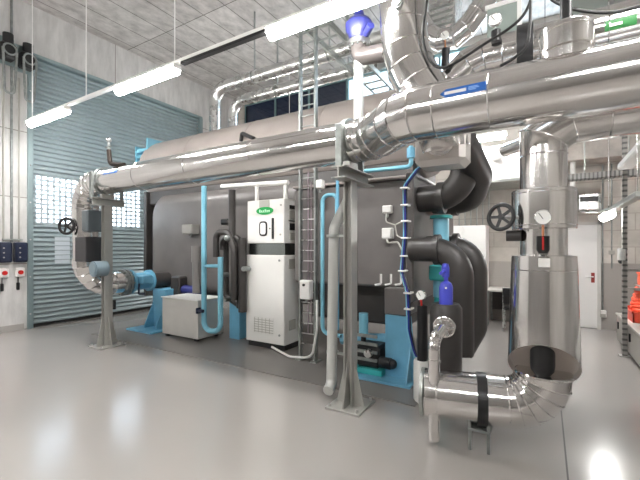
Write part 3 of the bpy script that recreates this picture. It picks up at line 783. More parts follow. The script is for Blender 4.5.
# teal pump column seen between them
t = thing('teal_pump', 'teal pump casing between the black pipes at the machine end', 'pump', (-1.12, 5.0, 0))
MB().cyl((-1.16, 4.98, 1.0), (-1.16, 4.98, 2.02), .10, n=24).build('column', M['cyan'], t)
MB().cyl((-1.16, 4.98, 2.02), (-1.16, 4.98, 2.06), .14, n=24).build('flange', M['teal'], t)
MB().lathe([(.0, .012), (.13, .012), (.13, .05), (.09, .07), (.09, 1.0), (.0, 1.0)], (-1.16, 4.98, 0), n=24).build('casing', M['teal'], t)
MB().box(-1.28, -1.02, 4.82, 4.9, 1.22, 1.42, .02).build('terminal_box', M['teal'], t)

# --- cyan pipe across the water box top
t = thing('cyan_pipe', 'thin cyan pipe along the top edge of the flat dark water box', 'pipe', (-1.8, 4.45, 2.6))
MB().tube(fillet([onY(360, 171.5, 4.45), onY(411, 166.5, 4.45), onY(411, 146, 4.45)], .05), .027, 14).build('pipe_run', M['cyan'], t)
a = onY(411, 158, 4.45); MB().cyl(a, a + V((0, 0, .12)), .05, n=18).build('fitting', M['blue'], t)
t = thing('cyan_pipe', 'cyan arched pipe standing left of the front column', 'pipe', onY(322, 333, 4.35))
MB().tube(fillet([onY(341, 336, 4.35), onY(322.5, 333, 4.35), onY(322.5, 195, 4.35), onY(337, 195, 4.35), onY(337, 225, 4.35)], [.1, .09, .07]), .027, 14).build('arch_pipe', M['cyan'], t)
MB().tube([onY(337.5, 180, 4.3), onY(337.5, 330, 4.3)], .022, 12).build('riser', M['blue'], t)

# --- dark blue cable bundle with white ties
t = thing('cable_bundle', 'dark blue cable bundle with white ties down the edge of the water box', 'cable', onY(421, 366, 4.2))
path = [onY(430, 160, 4.42), onY(418, 169, 4.42), onY(405, 186, 4.42), onY(405.5, 235, 4.42), onY(402, 272, 4.40), onY(408, 292, 4.32), onY(409, 330, 4.30), onY(414, 352, 4.28), onY(424, 368, 4.2)]
for k, (o, m, r) in enumerate(((0, 'wire', .012), (.02, 'navy', .011), (-.018, 'cyan', .007))):
    MB().tube(fillet([p + V((o, -.01 * k, 0)) for p in path], .15), r, 10).build('cable', M[m], t)
for u, v in ((404.5, 188), (405, 205), (405.5, 221), (405.5, 238), (404.5, 256), (402.5, 271), (408, 293), (408.5, 309)):
    c = onY(u, v, 4.38 if v < 280 else 4.31); MB().box(c.x - .05, c.x + .04, c.y - .03, c.y + .10, c.z - .010, c.z + .010, .004).build('cable_tie', M['white'], t)
t = thing('signal_cable', 'thin grey cable looping between the junction boxes on the water box', 'cable', onY(392, 240, 4.5))
MB().tube(fillet([onY(386, 213, 4.53), onY(386, 222, 4.5), onY(395, 225, 4.48), onY(405, 220, 4.44)], .05), .009, 8).tube(fillet([onY(387, 239, 4.53), onY(387, 243, 4.5), onY(398, 242, 4.48), onY(402, 250, 4.44)], .05), .012, 8).tube(fillet([onY(395, 225, 4.48), onY(397, 236, 4.48), onY(404, 239, 4.44)], .05), .009, 8).build('cable', M['creamdk'], t)
t = thing('pipe_hooks', 'row of white bent tubes under the water box', 'tubes', onY(390, 285, 4.5))
for u in (381, 391, 401):
    MB().tube(fillet([onY(u, 274, 4.42), onY(u, 284, 4.42), onY(u - 6, 285, 4.42)], .03), .014, 10).build('bent_tube', M['white'], t)

# --- pump set at the foot of the water box
t = thing('pump_set', 'black vacuum pump set with light blue cylinder on the floor beside the blue foot', 'pump', (-1.95, 4.6, 0))
a = onY(363.5, 313, 4.55); b = onY(363.5, 333, 4.55)
MB().cyl(a, b, .062, n=24).build('blue_cylinder', M['cyan'], t)
MB().cyl(b, V((b.x, b.y, b.z - .16)), .035, n=16).build('neck', M['black'], t)
MB().tube([onY(342, 339, 4.75), onY(388, 339, 4.75)], .075, 20).build('suction_pipe', M['blue'], t)
a = onY(358, 343, 4.45); b = onY(381, 370, 4.45)
p = MB().box(a.x, b.x, 4.38, 4.85, .11, a.z, .03).build('pump_body', M['black'], t)
for k in range(4): MB().box(a.x + .02, b.x - .02, 4.36, 4.385, .2 + k * .1, .24 + k * .1, .004).build('cooling_fin', M['darksteel'], p)
c = onY(369, 353, 4.36); MB().cyl(c, c + V((0, -.05, 0)), .05, n=18).build('shaft_cover', M['satin'], t)
MB().box(a.x - .02, b.x + .05, 4.34, 4.9, .042, .11, .004).build('base_rail', M['teal'], t)
c = onY(380, 362, 4.4); MB().cyl(c, c + V((.14, 0, 0)), .07, n=20).ball(c + V((.16, 0, 0)), .06).build('motor_end', M['black'], t)

# ================================================================== ELECTRICAL CABINETS
x0, x1, y0, y1 = -4.28, -3.49, 4.7, 5.12
t = thing('electrical_cabinet', 'tall cream electrical cabinet standing on the floor before the machine', 'cabinet', ((x0 + x1) / 2, 4.9, 0))
MB().box(x0 + .02, x1 - .02, y0 + .04, y1, .012, .10).build('plinth', M['black'], t)
MB().box(x0, x1, y0 + .02, y1, .10, 1.52, .006).build('body', M['cream'], t)
d = MB().box(x0 + .004, x1 - .004, y0, y0 + .02, .105, 1.515, .004).build('door', M['cream'], t)
a, b = onY(254, 316, y0), onY(274, 335, y0)
vg = MB().box(a.x, b.x, y0 - .008, y0, b.z, a.z, .002).build('vent_grille', M['cream'], d)
gl = MB()
for k in range(6): gl.box(a.x + .01, b.x - .01, y0 - .014, y0 - .008, b.z + .02 + k * (a.z - b.z - .03) / 6, b.z + .03 + k * (a.z - b.z - .03) / 6)
for k in range(5): gl.box(a.x + .02 + k * (b.x - a.x - .03) / 5, a.x + .028 + k * (b.x - a.x - .03) / 5, y0 - .013, y0 - .008, b.z + .01, a.z - .01)
gl.build('grille_bars', M['creamdk'], vg)
for u, v in ((279.5, 260.5), (279.5, 335.5)):
    c = onY(u, v, y0); MB().cyl(c, c - V((0, .012, 0)), .018, n=14).build('lock', M['darksteel'], d)
for z0_, z1_ in ((1.30, 1.46), (.32, .48)):
    MB().box(x1, x1 + .012, y0 + .12, y0 + .30, z0_, z1_, .003).build('side_vent', M['creamdk'], t)
MB().box(x0 + .03, x1 - .02, y0 + .05, y1, 1.52, 1.71).build('cable_neck', mat('dark_polished_steel', (.30, .33, .32), .25, 1), t)
t = thing('control_cabinet', 'cream control cabinet with green oval sign mounted above the tall cabinet', 'cabinet', ((x0 + x1) / 2, 4.9, 1.71))
MB().box(x0 + .03, x1, y0 + .02, y1, 1.71, 2.415, .006).build('body', M['cream'], t)
d = MB().box(x0 + .034, x1 - .004, y0, y0 + .02, 1.715, 2.41, .004).build('door', M['cream'], t)
a, b = onY(259.4, 200.8, y0), onY(269.5, 207, y0)
MB().box(a.x, b.x, y0 - .006, y0, b.z, a.z).build('name_plate', M['creamdk'], d)
a, b = onY(256.5, 207.5, y0), onY(273.5, 214.2, y0); c = (a + b) / 2
ov = MB().prism([(c.x + (b.x - a.x) / 2 * math.cos(2 * PI * k / 32), y0 - .006, c.z + (a.z - b.z) / 2 * math.sin(2 * PI * k / 32)) for k in range(32)], (0, .006, 0)).build('oval_sign', M['green'], d, label='green oval sign')
sw = MB()
for k in range(6):
    xx = c.x - .11 + k * .038; sw.box(xx, xx + .022, y0 - .009, y0 - .006, c.z - .016, c.z + (.022 if k in (0, 3) else .008))
sw.box(c.x - .11, c.x + .11, y0 - .009, y0 - .006, c.z - .026, c.z - .021)
sw.build('sign_print', mat('pale_mint_print', hexc('c8f5d6'), .4), ov)
a, b = onY(259.6, 221.5, y0), onY(267.3, 236, y0)
def rrect(cx, cz, hx, hz, r, y, n=6):
    P = []
    for sx, sz, a0 in ((1, 1, 0), (-1, 1, 90), (-1, -1, 180), (1, -1, 270)):
        for k in range(n + 1):
            an = math.radians(a0 + 90 * k / n); P.append(V((cx + sx * (hx - r) + r * math.cos(an), y, cz + sz * (hz - r) + r * math.sin(an))))
    return P
cc = (a + b) / 2; hx, hz = (b.x - a.x) / 2, (a.z - b.z) / 2
MB().prism(rrect(cc.x, cc.z, hx, hz, hx * .7, y0 - .012), (0, .012, 0)).build('window_surround', M['black'], d)
MB().prism(rrect(cc.x, cc.z, hx - .026, hz - .026, (hx - .026) * .6, y0 - .015), (0, .004, 0)).build('window_pane', M['white'], d)
c = onY(270, 228.5, y0); MB().cyl(c, c - V((0, .012, 0)), .01, n=10).build('push_button', M['black'], d)
a, b = onY(272.3, 218, y0), onY(274, 239, y0); MB().box(a.x, b.x, y0 - .025, y0, b.z, a.z, .005).build('door_handle', M['black'], d)
for u, v in ((281, 205), (280.5, 234.5)):
    c = onY(u, v, y0); MB().cyl(c, c - V((0, .01, 0)), .015, n=12).build('lock', M['creamdk'], d)
for z0_, z1_, m in ((2.26, 2.32, 'black'), (2.1, 2.23, 'creamdk'), (1.92, 2.03, 'black'), (1.76, 1.88, 'creamdk')):
    MB().box(x1, x1 + .015, y0 + .14, y0 + .30, z0_, z1_, .003).build('side_vent', M[m], t)
MB().box(x1, x1 + .02, y0 + .12, y0 + .32, 2.06, 2.075).build('side_rail', M['black'], t)

# --- white conduit above the cabinets
t = thing('conduit_rail', 'white conduit rail under the chrome pipe with two drops to the cabinets', 'conduit', onY(257, 200, 4.8))
MB().tube([onY(222, 186.5, 4.8), onY(288, 182.5, 4.8)], .04, 16).build('rail', M['cream'], t)
for u in (257, 285.5):
    p = onY(u, 185, 4.8); MB().cyl((p.x, 4.8, 2.415), (p.x, 4.8, p.z), .033, n=16).build('drop', M['cream'], t)

# --- vertical cable ladder and horizontal tray from its top
t = thing('cable_ladder', 'tall galvanised cable ladder rising from the floor beside the cabinets', 'cable ladder', (-2.93, 4.52, 0))
LX0, LX1, LYY, LTOP = -3.06, -2.80, 4.52, 4.86
for x in (LX0, LX1):
    MB().box(x - .015, x + .015, LYY - .03, LYY + .04, .03, LTOP, .003).build('rail', M['darksteel'], t)
    MB().box(x - .05, x + .05, LYY - .07, LYY + .09, .012, .03).build('foot_plate', M['galv'], t)
for k in range(31):
    z = .25 + k * .15; MB().box(LX0 + .02, LX1 - .02, LYY - .008, LYY + .008, z - .006, z + .006).build('rung', M['satin' if z < 2.6 else 'darksteel'], t)
MB().tube([(-2.95, LYY + .04, .4), (-2.95, LYY + .04, 2.75)], .010, 10).tube([(-2.90, LYY + .04, .4), (-2.90, LYY + .04, 2.6)], .008, 10).build('cable', mat('pink_grey_cable', hexc('8d7f86'), .5), t)
t = thing('cable_tray', 'galvanised horizontal ladder tray high up from the cable ladder to the back wall', 'cable tray', (-2.93, 7, LTOP))
for x in (LX0, LX1 + .12):
    MB().box(x - .018, x + .018, 4.45, YB - .005, LTOP, LTOP + .09).build('rail', M['galv'], t)
for k in range(16):
    MB().box(LX0 + .018, LX1 + .10, 4.7 + k * .3, 4.73 + k * .3, LTOP + .02, LTOP + .04).build('rung', M['galv'], t)
for y in (5.2, 7.4): MB().box(LX1 + .14, LX1 + .17, y - .02, y + .02, LTOP, ZC).build('hanger', M['galv'], t)
jbox(299.5, 310, 280, 300, 4.40, 'white switch box on the lower part of the cable ladder', .09, 'white')
c = onY(304, 285, 4.385); MB().cyl(c, c - V((0, .02, 0)), .018, n=12).build('rotary_switch', M['black'], [o for o in C.objects if o.get('label', '').startswith('white switch box')][0])
jbox(315.5, 321.5, 180, 188, 4.36, 'small white box near the top of the cable ladder below the chrome pipe', .1, 'white')
t = thing('white_conduit', 'white conduit curving along the floor from the cable ladder to the cabinet', 'conduit', onZ(290, 357, .03))
MB().tube(fillet([onY(317, 300, 4.38), onY(317, 330, 4.38), onZ(312, 358, .06), onZ(290, 357, .04), onZ(272, 347, .04)], .18), .018, 12).build('hose', M['white'], t)

# ================================================================== DRAIN PIPE AT THE COLUMN, VALVE AT THE TOP
t = thing('drain_pipe', 'pale grey drain pipe with an offset bend running down beside the front column', 'pipe', (-2.03, 3.6, .05))
MB().tube(fillet([onY(349, 186, 3.85), onY(348, 200, 3.85), onY(334, 228, 3.66), onY(331.5, 384, 3.58), onY(328, 391, 3.47)], [.1, .18, .1, .03]), .058, 22).build('pipe_run', M['grey'], t)
for v in (236, 352):
    c = onY(332.5, v, 3.62); MB().hoop(c, (0, 0, 1), .058, .068, .03, 24).box(c.x + .06, c.x + .22, 3.60, 3.63, c.z - .012, c.z + .012).build('pipe_clip', M['galv'], t)
t = thing('safety_valve', 'violet blue valve with flange on a black elbow above a pale upright pipe, top centre', 'valve', onY(358, 128, 3.85))
MB().tube([onY(358.5, 58, 3.85), onY(358.5, 146, 3.85)], .055, 22).build('outlet_pipe', M['grey'], t)
MB().tube(fillet([onY(359, 46, 3.85), onY(359, 57, 3.85), onY(387, 52, 3.78)], .1), .095, 24).build('elbow', mat('dark_grey_jacket', hexc('4c4745'), .4, .2), t)
a = onY(359, 43.5, 3.85)
fl = MB().cyl(a - V((0, 0, .035)), a + V((0, 0, .02)), .125, n=28)
fl.build('flange', M['satin'], t)
for k in range(10): MB().cyl(a + V((.105 * math.cos(k * .628), .105 * math.sin(k * .628), -.05)), a + V((.105 * math.cos(k * .628), .105 * math.sin(k * .628), .04)), .014, n=8).build('flange_bolt', M['darksteel'], t)
MB().lathe([(.0, .02), (.10, .02), (.10, .05), (.12, .09), (.15, .16), (.155, .21), (.13, .25), (.07, .28), (.05, .36), (.0, .37)], a, n=28).build('valve_body', M['deepblue'], t)
MB().tube([onY(366, 34, 3.75), onY(371, 25, 3.66)], .04, 16).build('side_port', M['deepblue'], t)

# white pipes above the drum
for (u, v0, vb, yy, zz, lab) in ((215, 88, 132, 5.97, 5.2, 'upper pale pipe high on the back with an elbow down to the drum'), (233, 104, 128, 6.75, 5.2, 'lower pale pipe high on the back before the clerestory glass')):
    px = onY(u, 100, yy).x
    t = thing('pale_pipe', lab, 'pipe', (px, yy, 4.05))
    MB().tube(fillet([(px, yy, 4.02 if yy < 6 else 3.3), (px, yy, zz), (-1.95, yy, zz), (-1.95, yy, ZC)], [.32, .3], 6), .125, 28, bead=0).build('pipe_run', M['grey'] if False else M['satin'], t)
    for x in (-5.2, -3.4): MB().box(x - .012, x + .012, yy - .012, yy + .012, zz + .12, ZC).hoop((x, yy, zz), (1, 0, 0), .124, .134, .04, 28).build('pipe_hanger', M['galv'], t)

# ================================================================== LOWER RIGHT FITTINGS
px, py = -.80, 3.62
t = thing('strainer_pot', 'black insulated pot with violet valve on top at the end of the bottom chrome pipe', 'strainer', (px, py, .4))
MB().lathe([(.0, .47), (.13, .47), (.145, .50), (.145, 1.08), (.12, 1.12), (.0, 1.12)], (px, py, 0), n=32).build('pot', M['foam'], t)
MB().cyl((px, py, .42), (px, 3.42, .36), .10, n=24).build('outlet_neck', M['chrome'], t)
vx = onY(446, 300, 3.58).x
vt = thing('relief_valve', 'violet blue bottle shaped valve standing on the black pot', 'valve', (vx, 3.58, 1.12))
z = lambda v: onY(446, v, 3.58).z
MB().lathe([(.0, 1.11), (.062, 1.11), (.062, z(287)), (.05, z(283)), (.02, z(281)), (.02, z(276)), (.0, z(276))], (vx, 3.58, 0), n=28).build('valve_body', M['violet'], vt)
MB().lathe([(.0, z(277)), (.034, z(277)), (.036, z(268)), (.028, z(264)), (.0, z(263))], (vx - .005, 3.58, 0), n=20).build('bonnet', M['violet'], vt)
MB().tube(fillet([(vx - .005, 3.56, z(270)), (vx - .01, 3.52, z(271)), (vx - .04, 3.52, z(274))], .02), .016, 10).build('outlet', M['violet'], vt)
c = onY(446, 288, 3.51); MB().cyl(c, c - V((0, .006, 0)), .01, n=10).build('rivet', M['white'], vt)
# small chrome pipe with round flange
t = thing('chrome_drop_pipe', 'slim chrome pipe dropping from a round flange to the floor, lower right of centre', 'pipe', onZ(434, 440, 0))
fc = onY(444, 327, 3.46)
MB().cyl(fc, fc + V((0, .03, 0)), .098, n=36).tor(fc, (0, 1, 0), .09, .009, 36, 8).build('flange', M['chrome'], t)
fb = MB()
for k in range(6): fb.bar(fc + V((.035 * math.cos(k * PI / 3), -.004, .035 * math.sin(k * PI / 3))), fc + V((.088 * math.cos(k * PI / 3), -.004, .088 * math.sin(k * PI / 3))), .012, .01, up=(0, 1, 0))
fb.build('flange_ribs', M['satin'], t)
b0 = onZ(434, 440, .03)
MB().tube(fillet([fc, fc + V((-.0, -.10, .0)), V((b0.x, b0.y, fc.z - .06)), V((b0.x, b0.y, .03))], [.06, .1], 5), .049, 26, sharp=True, bead=.003).build('pipe_run', M['chrome'], t)
MB().hoop((b0.x, b0.y, .70), (0, 0, 1), .048, .058, .02, 24).build('joint_ring', M['chrome'], t)
# gauge with red stem on black tube
c = onY(421, 295, 3.9); p = V((c.x, 3.93, 1.02))
g = gauge(c, .052, 'small white round gauge with red stem beside the violet valve', (c.x, 3.93, 1.0), M['red'], stem_r=.012)
MB().lathe([(.0, .30), (.05, .30), (.055, .34), (.055, 1.03), (.0, 1.04)], (c.x, 3.95, 0), n=20).build('well', M['black'], g)
t = single(MB().lathe([(.0, 0.0), (.085, .0), (.105, .03), (.105, .42), (.095, .45), (.0, .45)], (-1.11, 3.98, 0), n=28), 'drain_canister', M['white'], 'white canister on the floor behind the slim chrome pipe', 'canister', loc=(-1.11, 3.98, 0))

# ================================================================== CABLES AND DUCTS TOP RIGHT
cab = 'black cables hanging at the top right'
def cable(pix, y, label, r=.012):
    pts = [onY(u, v, y) for u, v in pix]
    pts = [V((pts[0].x, pts[0].y, ZC))] + pts + ([V((pts[-1].x, pts[-1].y, ZC))] if pix[-1][1] < 0 else [])
    # smooth the run
    sm = pts
    for _ in range(2):
        q = [sm[0]]
        for a, b in zip(sm[:-1], sm[1:]): q += [a * .75 + b * .25, a * .25 + b * .75]
        sm = q + [sm[-1]]
    return single(MB().tube(sm, r, 10), 'black_cable', M['rubber'], label, 'cable', cab)
cable([(430, -60), (428, 0), (421, 35), (428, 60), (440, 70), (458, 62), (484, 44), (508, 30), (526, 14), (534, -10), (536, -60)], 3.40, 'black cable looping below the two upper gauges')
cable([(531, -60), (531, 0), (530, 30), (527, 48), (512, 60), (500, 66)], 3.30, 'black cable hanging straight down in front of the black flange')
cable([(545, -60), (546, -4), (562, 6), (585, 12), (612, 13), (632, 8), (660, 2), (700, -40)], 3.45, 'black cable sagging above the upright chrome cylinder')

t = thing('air_duct', 'square grey duct box high above the thick pipe at top right of centre', 'duct', onY(442, 10, 6.4))
a, b = onY(428, -4, 6.4), onY(455, 26, 6.4)
MB().box(a.x, b.x, 6.4, 7.0, b.z, a.z + .3, .02).build('duct_body', M['satin'], t)
MB().box(a.x + .05, b.x - .05, 6.45, 6.95, a.z + .3, ZC).build('duct_neck', M['galv'], t)
for k in range(4): MB().box(a.x + .03, b.x - .03, 6.385, 6.4, b.z + .06 + k * .1, b.z + .1 + k * .1).build('louvre', M['galv'], t)
t = thing('round_duct', 'segmented round silver duct bending up to the ceiling at top right', 'duct', onY(455, 40, 6.1))
MB().tube([onY(420, 20, 6.1), onY(428, 34, 6.1), onY(440, 40, 6.1), onY(454, 38, 6.1), onY(466, 28, 6.1), onY(478, 12, 6.1), onY(492, -10, 6.1), onY(497, -30, 6.1)], .16, 30, sharp=True, bead=.01).build('duct_run', M['chrome'], t)
t = thing('equipment_panel', 'grey green flat panel box behind the upper right gauge', 'panel', onY(505, 40, 5.2))
a, b = onY(487, 8, 5.2), onY(519, 46, 5.2)
MB().box(a.x, b.x, 5.2, 5.4, b.z, a.z, .01).build('body', mat('grey_green_panel', hexc('8f9a94'), .5), t)
MB().box(a.x - .02, b.x + .02, 5.18, 5.21, a.z - .03, a.z + .02).box(b.x - .02, b.x + .03, 5.18, 5.21, b.z, a.z + .02).build('frame', M['white'], t)
MB().box(a.x + .1, a.x + .14, 5.28, 5.32, a.z, ZC).box(b.x - .14, b.x - .10, 5.28, 5.32, a.z, ZC).build('hanger', M['galv'], t)
t = thing('wide_duct', 'grey flat duct under the ceiling at the top right corner', 'duct', (1.6, 7.75, 5.5))
MB().box(.35, XR - .01, 7.45, 8.05, 5.5, 6.0, .02).build('duct_body', mat('grey_green_duct', hexc('9aa39c'), .5, .2), t)
for x in (.9, 1.8): MB().box(x - .025, x + .025, 7.42, 8.08, 5.47, 6.03).build('duct_joint', M['galv'], t)
for x in (.5, 2.3): MB().box(x, x + .03, 7.7, 7.73, 6.0, ZC).build('hanger', M['galv'], t)

# ================================================================== BACK RIGHT CORNER
t = thing('ventilation_duct', 'big white square duct on the back wall left of the upright chrome pipe', 'duct', (-.95, 8.7, 3.0))
MB().box(-1.62, -.36, 8.2, YB - .01, 2.98, 3.66, .015).build('duct_body', M['white'], t)
MB().box(-1.64, -.34, 8.17, YB - .01, 3.62, 3.67).box(-1.64, -.34, 8.17, YB - .01, 2.94, 2.99).build('edge_strip', M['galv'], t)
t = thing('flue_pipe', 'short silver pipe slanting towards the upright chrome pipe above the white duct', 'pipe', onY(510, 155, 7.0))
MB().tube([onY(494, 157, 8.25), onY(506, 150, 7.0), onY(530, 141, 6.6)], .10, 24, sharp=True, bead=.006).build('pipe_run', M['chrome'], t)
t = thing('white_cupboard', 'tall white cupboard against the back wall behind the black pipes', 'cupboard', (-1.5, 9.0, 0))
MB().box(-2.0, -1.10, 8.85, YB - .01, .06, 2.13, .006).build('body', M['white'], t)
MB().box(-1.99, -1.56, 8.83, 8.85, .08, 2.12, .003).build('door', M['white'], t)
MB().box(-1.54, -1.11, 8.83, 8.85, .08, 2.12, .003).build('door', M['white'], t)
MB().box(-1.98, -1.12, 8.87, YB - .02, 0, .06).build('plinth', M['black'], t)
t = thing('wall_conduits', 'row of thin grey conduits rising on the back wall above the white cupboard', 'conduit', (-1.4, 9.3, 2.13))
for k in range(6):
    x = -1.75 + k * .13
    MB().cyl((x, YB - .03, 2.14), (x, YB - .03, 2.94), .014, n=8).build('conduit', M['galv'], t)
t = thing('desk', 'pale topped desk against the back wall left of the lower chrome shroud', 'desk', (-.7, 8.95, 0))
MB().box(-1.08, .0, 8.6, YB - .02, .71, .75, .005).build('desk_top', M['wood'], t)
for x in (-1.04, -.04):
    for y in (8.64, 9.28): MB().box(x - .02, x + .02, y - .02, y + .02, 0, .71).build('leg', M['darksteel'], t)
MB().box(-1.02, -.06, 9.24, 9.26, .25, .71).build('back_panel', mat('desk_dark', hexc('3b3634'), .6), t)
t = thing('chair', 'black office chair at the desk, partly hidden by the lower chrome shroud', 'chair', (-.52, 8.25, 0))
MB().box(-.72, -.32, 8.05, 8.45, .43, .48, .02).build('seat', M['black'], t)
MB().box(-.70, -.34, 8.03, 8.07, .55, .86, .02).build('backrest', M['black'], t)
for x in (-.70, -.34):
    for y in (8.07, 8.43): MB().cyl((x, y, 0), (x, y, .86 if y < 8.2 else .43), .013, n=10).build('leg', M['satin'], t)
t = thing('air_heater', 'silver wall heater unit above the pale door', 'heater', (.75, 9.2, 2.3))
a, b = onY(578, 194, 8.95), onY(600, 214, 8.95)
MB().box(a.x, b.x, 8.95, YB - .01, b.z + .08, a.z, .02).build('body', M['satin'], t)
MB().box(a.x + .03, b.x - .03, 8.93, 8.96, a.z - .16, a.z - .06).build('air_slot', M['black'], t)
MB().tube(fillet([(a.x + .05, 8.93, b.z + .10), (a.x + .05, 8.85, b.z + .04), (b.x, 8.85, b.z + .02), (b.x, 8.93, a.z - .05)], .06), .02, 10).build('guard_rail', M['satin'], t)
t = thing('cable_tray', 'perforated cable tray running level across the back right corner', 'cable tray', (1.6, 8.2, 2.86))
mb = MB().box(.25, XR - .01, 8.12, 8.135, 2.86, 2.97).box(.25, XR - .01, 8.31, 8.325, 2.86, 2.97).box(.25, XR - .01, 8.12, 8.325, 2.86, 2.872)
mb.build('tray', M['slotx'], t)
MB().tube([(.3, 8.2, 2.89), (XR - .02, 8.2, 2.89)], .02, 10).build('cable', M['rubber'], t)
MB().tube([(.3, 8.25, 2.89), (XR - .02, 8.25, 2.89)], .016, 10).build('cable', M['rubber'], t)
for x in (.6, 2.2): MB().box(x, x + .02, 8.2, 8.22, 2.97, ZC).build('hanger', M['galv'], t)
# perforated post with shelf arms
t = thing('strut_post', 'perforated grey steel post standing before the low cabinet with orange crates', 'post', (1.03, 7.2, 0))
MB().box(1.0, 1.06, 7.17, 7.23, .01, 3.55).build('post', M['slot'], t)
MB().box(.96, 1.10, 7.13, 7.27, 0, .012).build('base_plate', M['tray'], t)
for z in (1.0, 1.28): MB().box(1.06, XR - .005, 7.18, 7.22, z, z + .04).build('shelf_arm', M['tray'], t)
MB().cyl((.99, 7.19, 1.45), (1.0, 7.19, 1.62), .05, n=14).build('cap_box', M['white'], t)
t = thing('white_trunking', 'white trunking running from the perforated post towards the right edge', 'trunking', (1.0, 5.5, 2.8))
MB().box(.93, 1.12, 3.9, 7.1, 2.80, 2.90, .02).build('trunk', M['white'], t)
for y_ in (4.3, 6.8): MB().cyl((1.02, y_, 2.9), (1.02, y_, ZC), .008, n=8).build('hanging_rod', M['galv'], t)
# low cabinet, crates
t = thing('low_cabinet', 'low grey cabinet along the right edge carrying orange crates', 'cabinet', (1.6, 6.2, 0))
MB().box(1.09, 2.2, 4.2, 8.35, .04, .46, .008).build('body', M['brownbench'], t)
MB().box(1.07, 2.22, 4.18, 8.37, .46, .49, .004).build('top', mat('cabinet_top_grey', hexc('b9b6b0'), .4), t)
MB().box(1.12, 2.18, 4.24, 8.3, 0, .04).build('plinth', M['black'], t)
for k in range(4):
    d = MB().box(1.08, 1.09, 4.25 + k * 1.02, 5.22 + k * 1.02, .06, .44).build('door', M['brownbench'], t)
    MB().box(1.06, 1.08, 5.02 + k * 1.02, 5.06 + k * 1.02, .25, .37).build('door_handle', M['black'], d)
def crate(x, y, z, lx, ly, hz, label):
    t = thing('crate', label, 'crate', (x, y, z), 'orange crates on the low cabinet')
    mb = MB().box(x - lx / 2, x + lx / 2, y - ly / 2, y + ly / 2, z, z + .015)
    for a in (-1, 1):
        mb.box(x - lx / 2, x + lx / 2, y + a * (ly / 2 - .008) - .008, y + a * (ly / 2 - .008) + .008, z, z + hz)
        mb.box(x + a * (lx / 2 - .008) - .008, x + a * (lx / 2 - .008) + .008, y - ly / 2, y + ly / 2, z, z + hz)
    mb.build('shell', M['orange'], t)
    rim = MB()
    for a in (-1, 1):
        rim.box(x - lx / 2 - .015, x + lx / 2 + .015, y + a * ly / 2 - .015, y + a * ly / 2 + .015, z + hz - .03, z + hz, .004)
        rim.box(x + a * lx / 2 - .015, x + a * lx / 2 + .015, y - ly / 2 - .015, y + ly / 2 + .015, z + hz - .03, z + hz, .004)
    rim.build('rim', M['orange'], t)
crate(1.44, 7.75, .49, .58, .8, .17, 'wide orange red crate on the low cabinet at the right edge')
t = thing('fire_hose', 'coil of orange red hose heaped in the wide crate at the right edge', 'hose', (1.40, 7.75, .505))
hp = []
for k in range(150):
    a = k * .33; r = .17 + .03 * math.sin(k * .7); hp.append(V((1.41 + r * math.cos(a), 7.75 + 1.3 * r * math.sin(a), .545 + .0030 * k + .015 * math.sin(k * 1.3))))
MB().tube(hp, .036, 12).build('hose', mat('orange_hose', hexc('ea5436'), .45), t)
MB().cyl(hp[-1], hp[-1] + V((-.05, -.02, .1)), .045, n=14).build('coupling', M['satin'], t)
crate(1.48, 7.38, 1.062, .46, .5, .2, 'small orange crate on the shelf arms above the hose')
t = thing('shelf_board', 'thin steel shelf board on the arms of the perforated post', 'shelf', (1.6, 7.2, 1.06))
MB().box(1.22, 2.2, 7.1, 7.66, 1.041, 1.06).build('board', M['tray'], t)
# wall switches and conduits on the back wall
t = thing('wall_socket', 'white wall socket at the end of a conduit right of the pale door', 'socket', onY(603, 313, YB))
c = onY(602.5, 313.5, YB); MB().box(c.x - .06, c.x + .06, YB - .06, YB - .002, c.z - .07, c.z + .07, .01).build('box', M['white'], t)
MB().box(c.x - .045, c.x + .045, YB - .065, YB - .06, c.z - .06, c.z + .0).build('flap', M['creamdk'], t)
MB().cyl((c.x, YB - .02, c.z + .07), (c.x, YB - .02, 3.3), .014, n=10).build('conduit', M['darksteel'], t)
t = thing('wall_switch', 'small dark wall switch with short conduit right of the socket conduit', 'switch', onY(611, 260, YB))
c = onY(611.5, 253, YB); MB().box(c.x - .05, c.x + .05, YB - .05, YB - .002, c.z - .03, c.z + .05, .008).build('box', M['creamdk'], t)
MB().cyl((c.x, YB - .02, c.z - .3), (c.x, YB - .02, 3.3), .012, n=10).build('conduit', M['darksteel'], t)
t = thing('emergency_light', 'white wall lantern above the grey wainscot beside the perforated post', 'wall lamp', onY(622, 255, YB))
c = onY(621.5, 254, YB); MB().box(c.x - .07, c.x + .07, YB - .10, YB - .002, c.z - .12, c.z + .12, .02).build('housing', M['white'], t)
MB().ball((c.x - .02, YB - .10, c.z - .14), .05).build('sounder', M['black'], t)
for x, m, l in ((.30, 'galv', 'grey upright pipe just right of the upright chrome pipe, under the concrete beam'), (.47, 'white', 'white upright pipe under the concrete beam, above the pale door')):
    t = thing('upright_pipe', l, 'pipe', (x, 8.85, 2.3))
    MB().cyl((x, 8.9, 2.3), (x, 8.9, 3.33), .045, n=16).build('pipe', M[m], t)
    MB().box(x - .06, x + .06, 8.85, YB, 2.27, 2.30).build('wall_bracket', M['galv'], t)

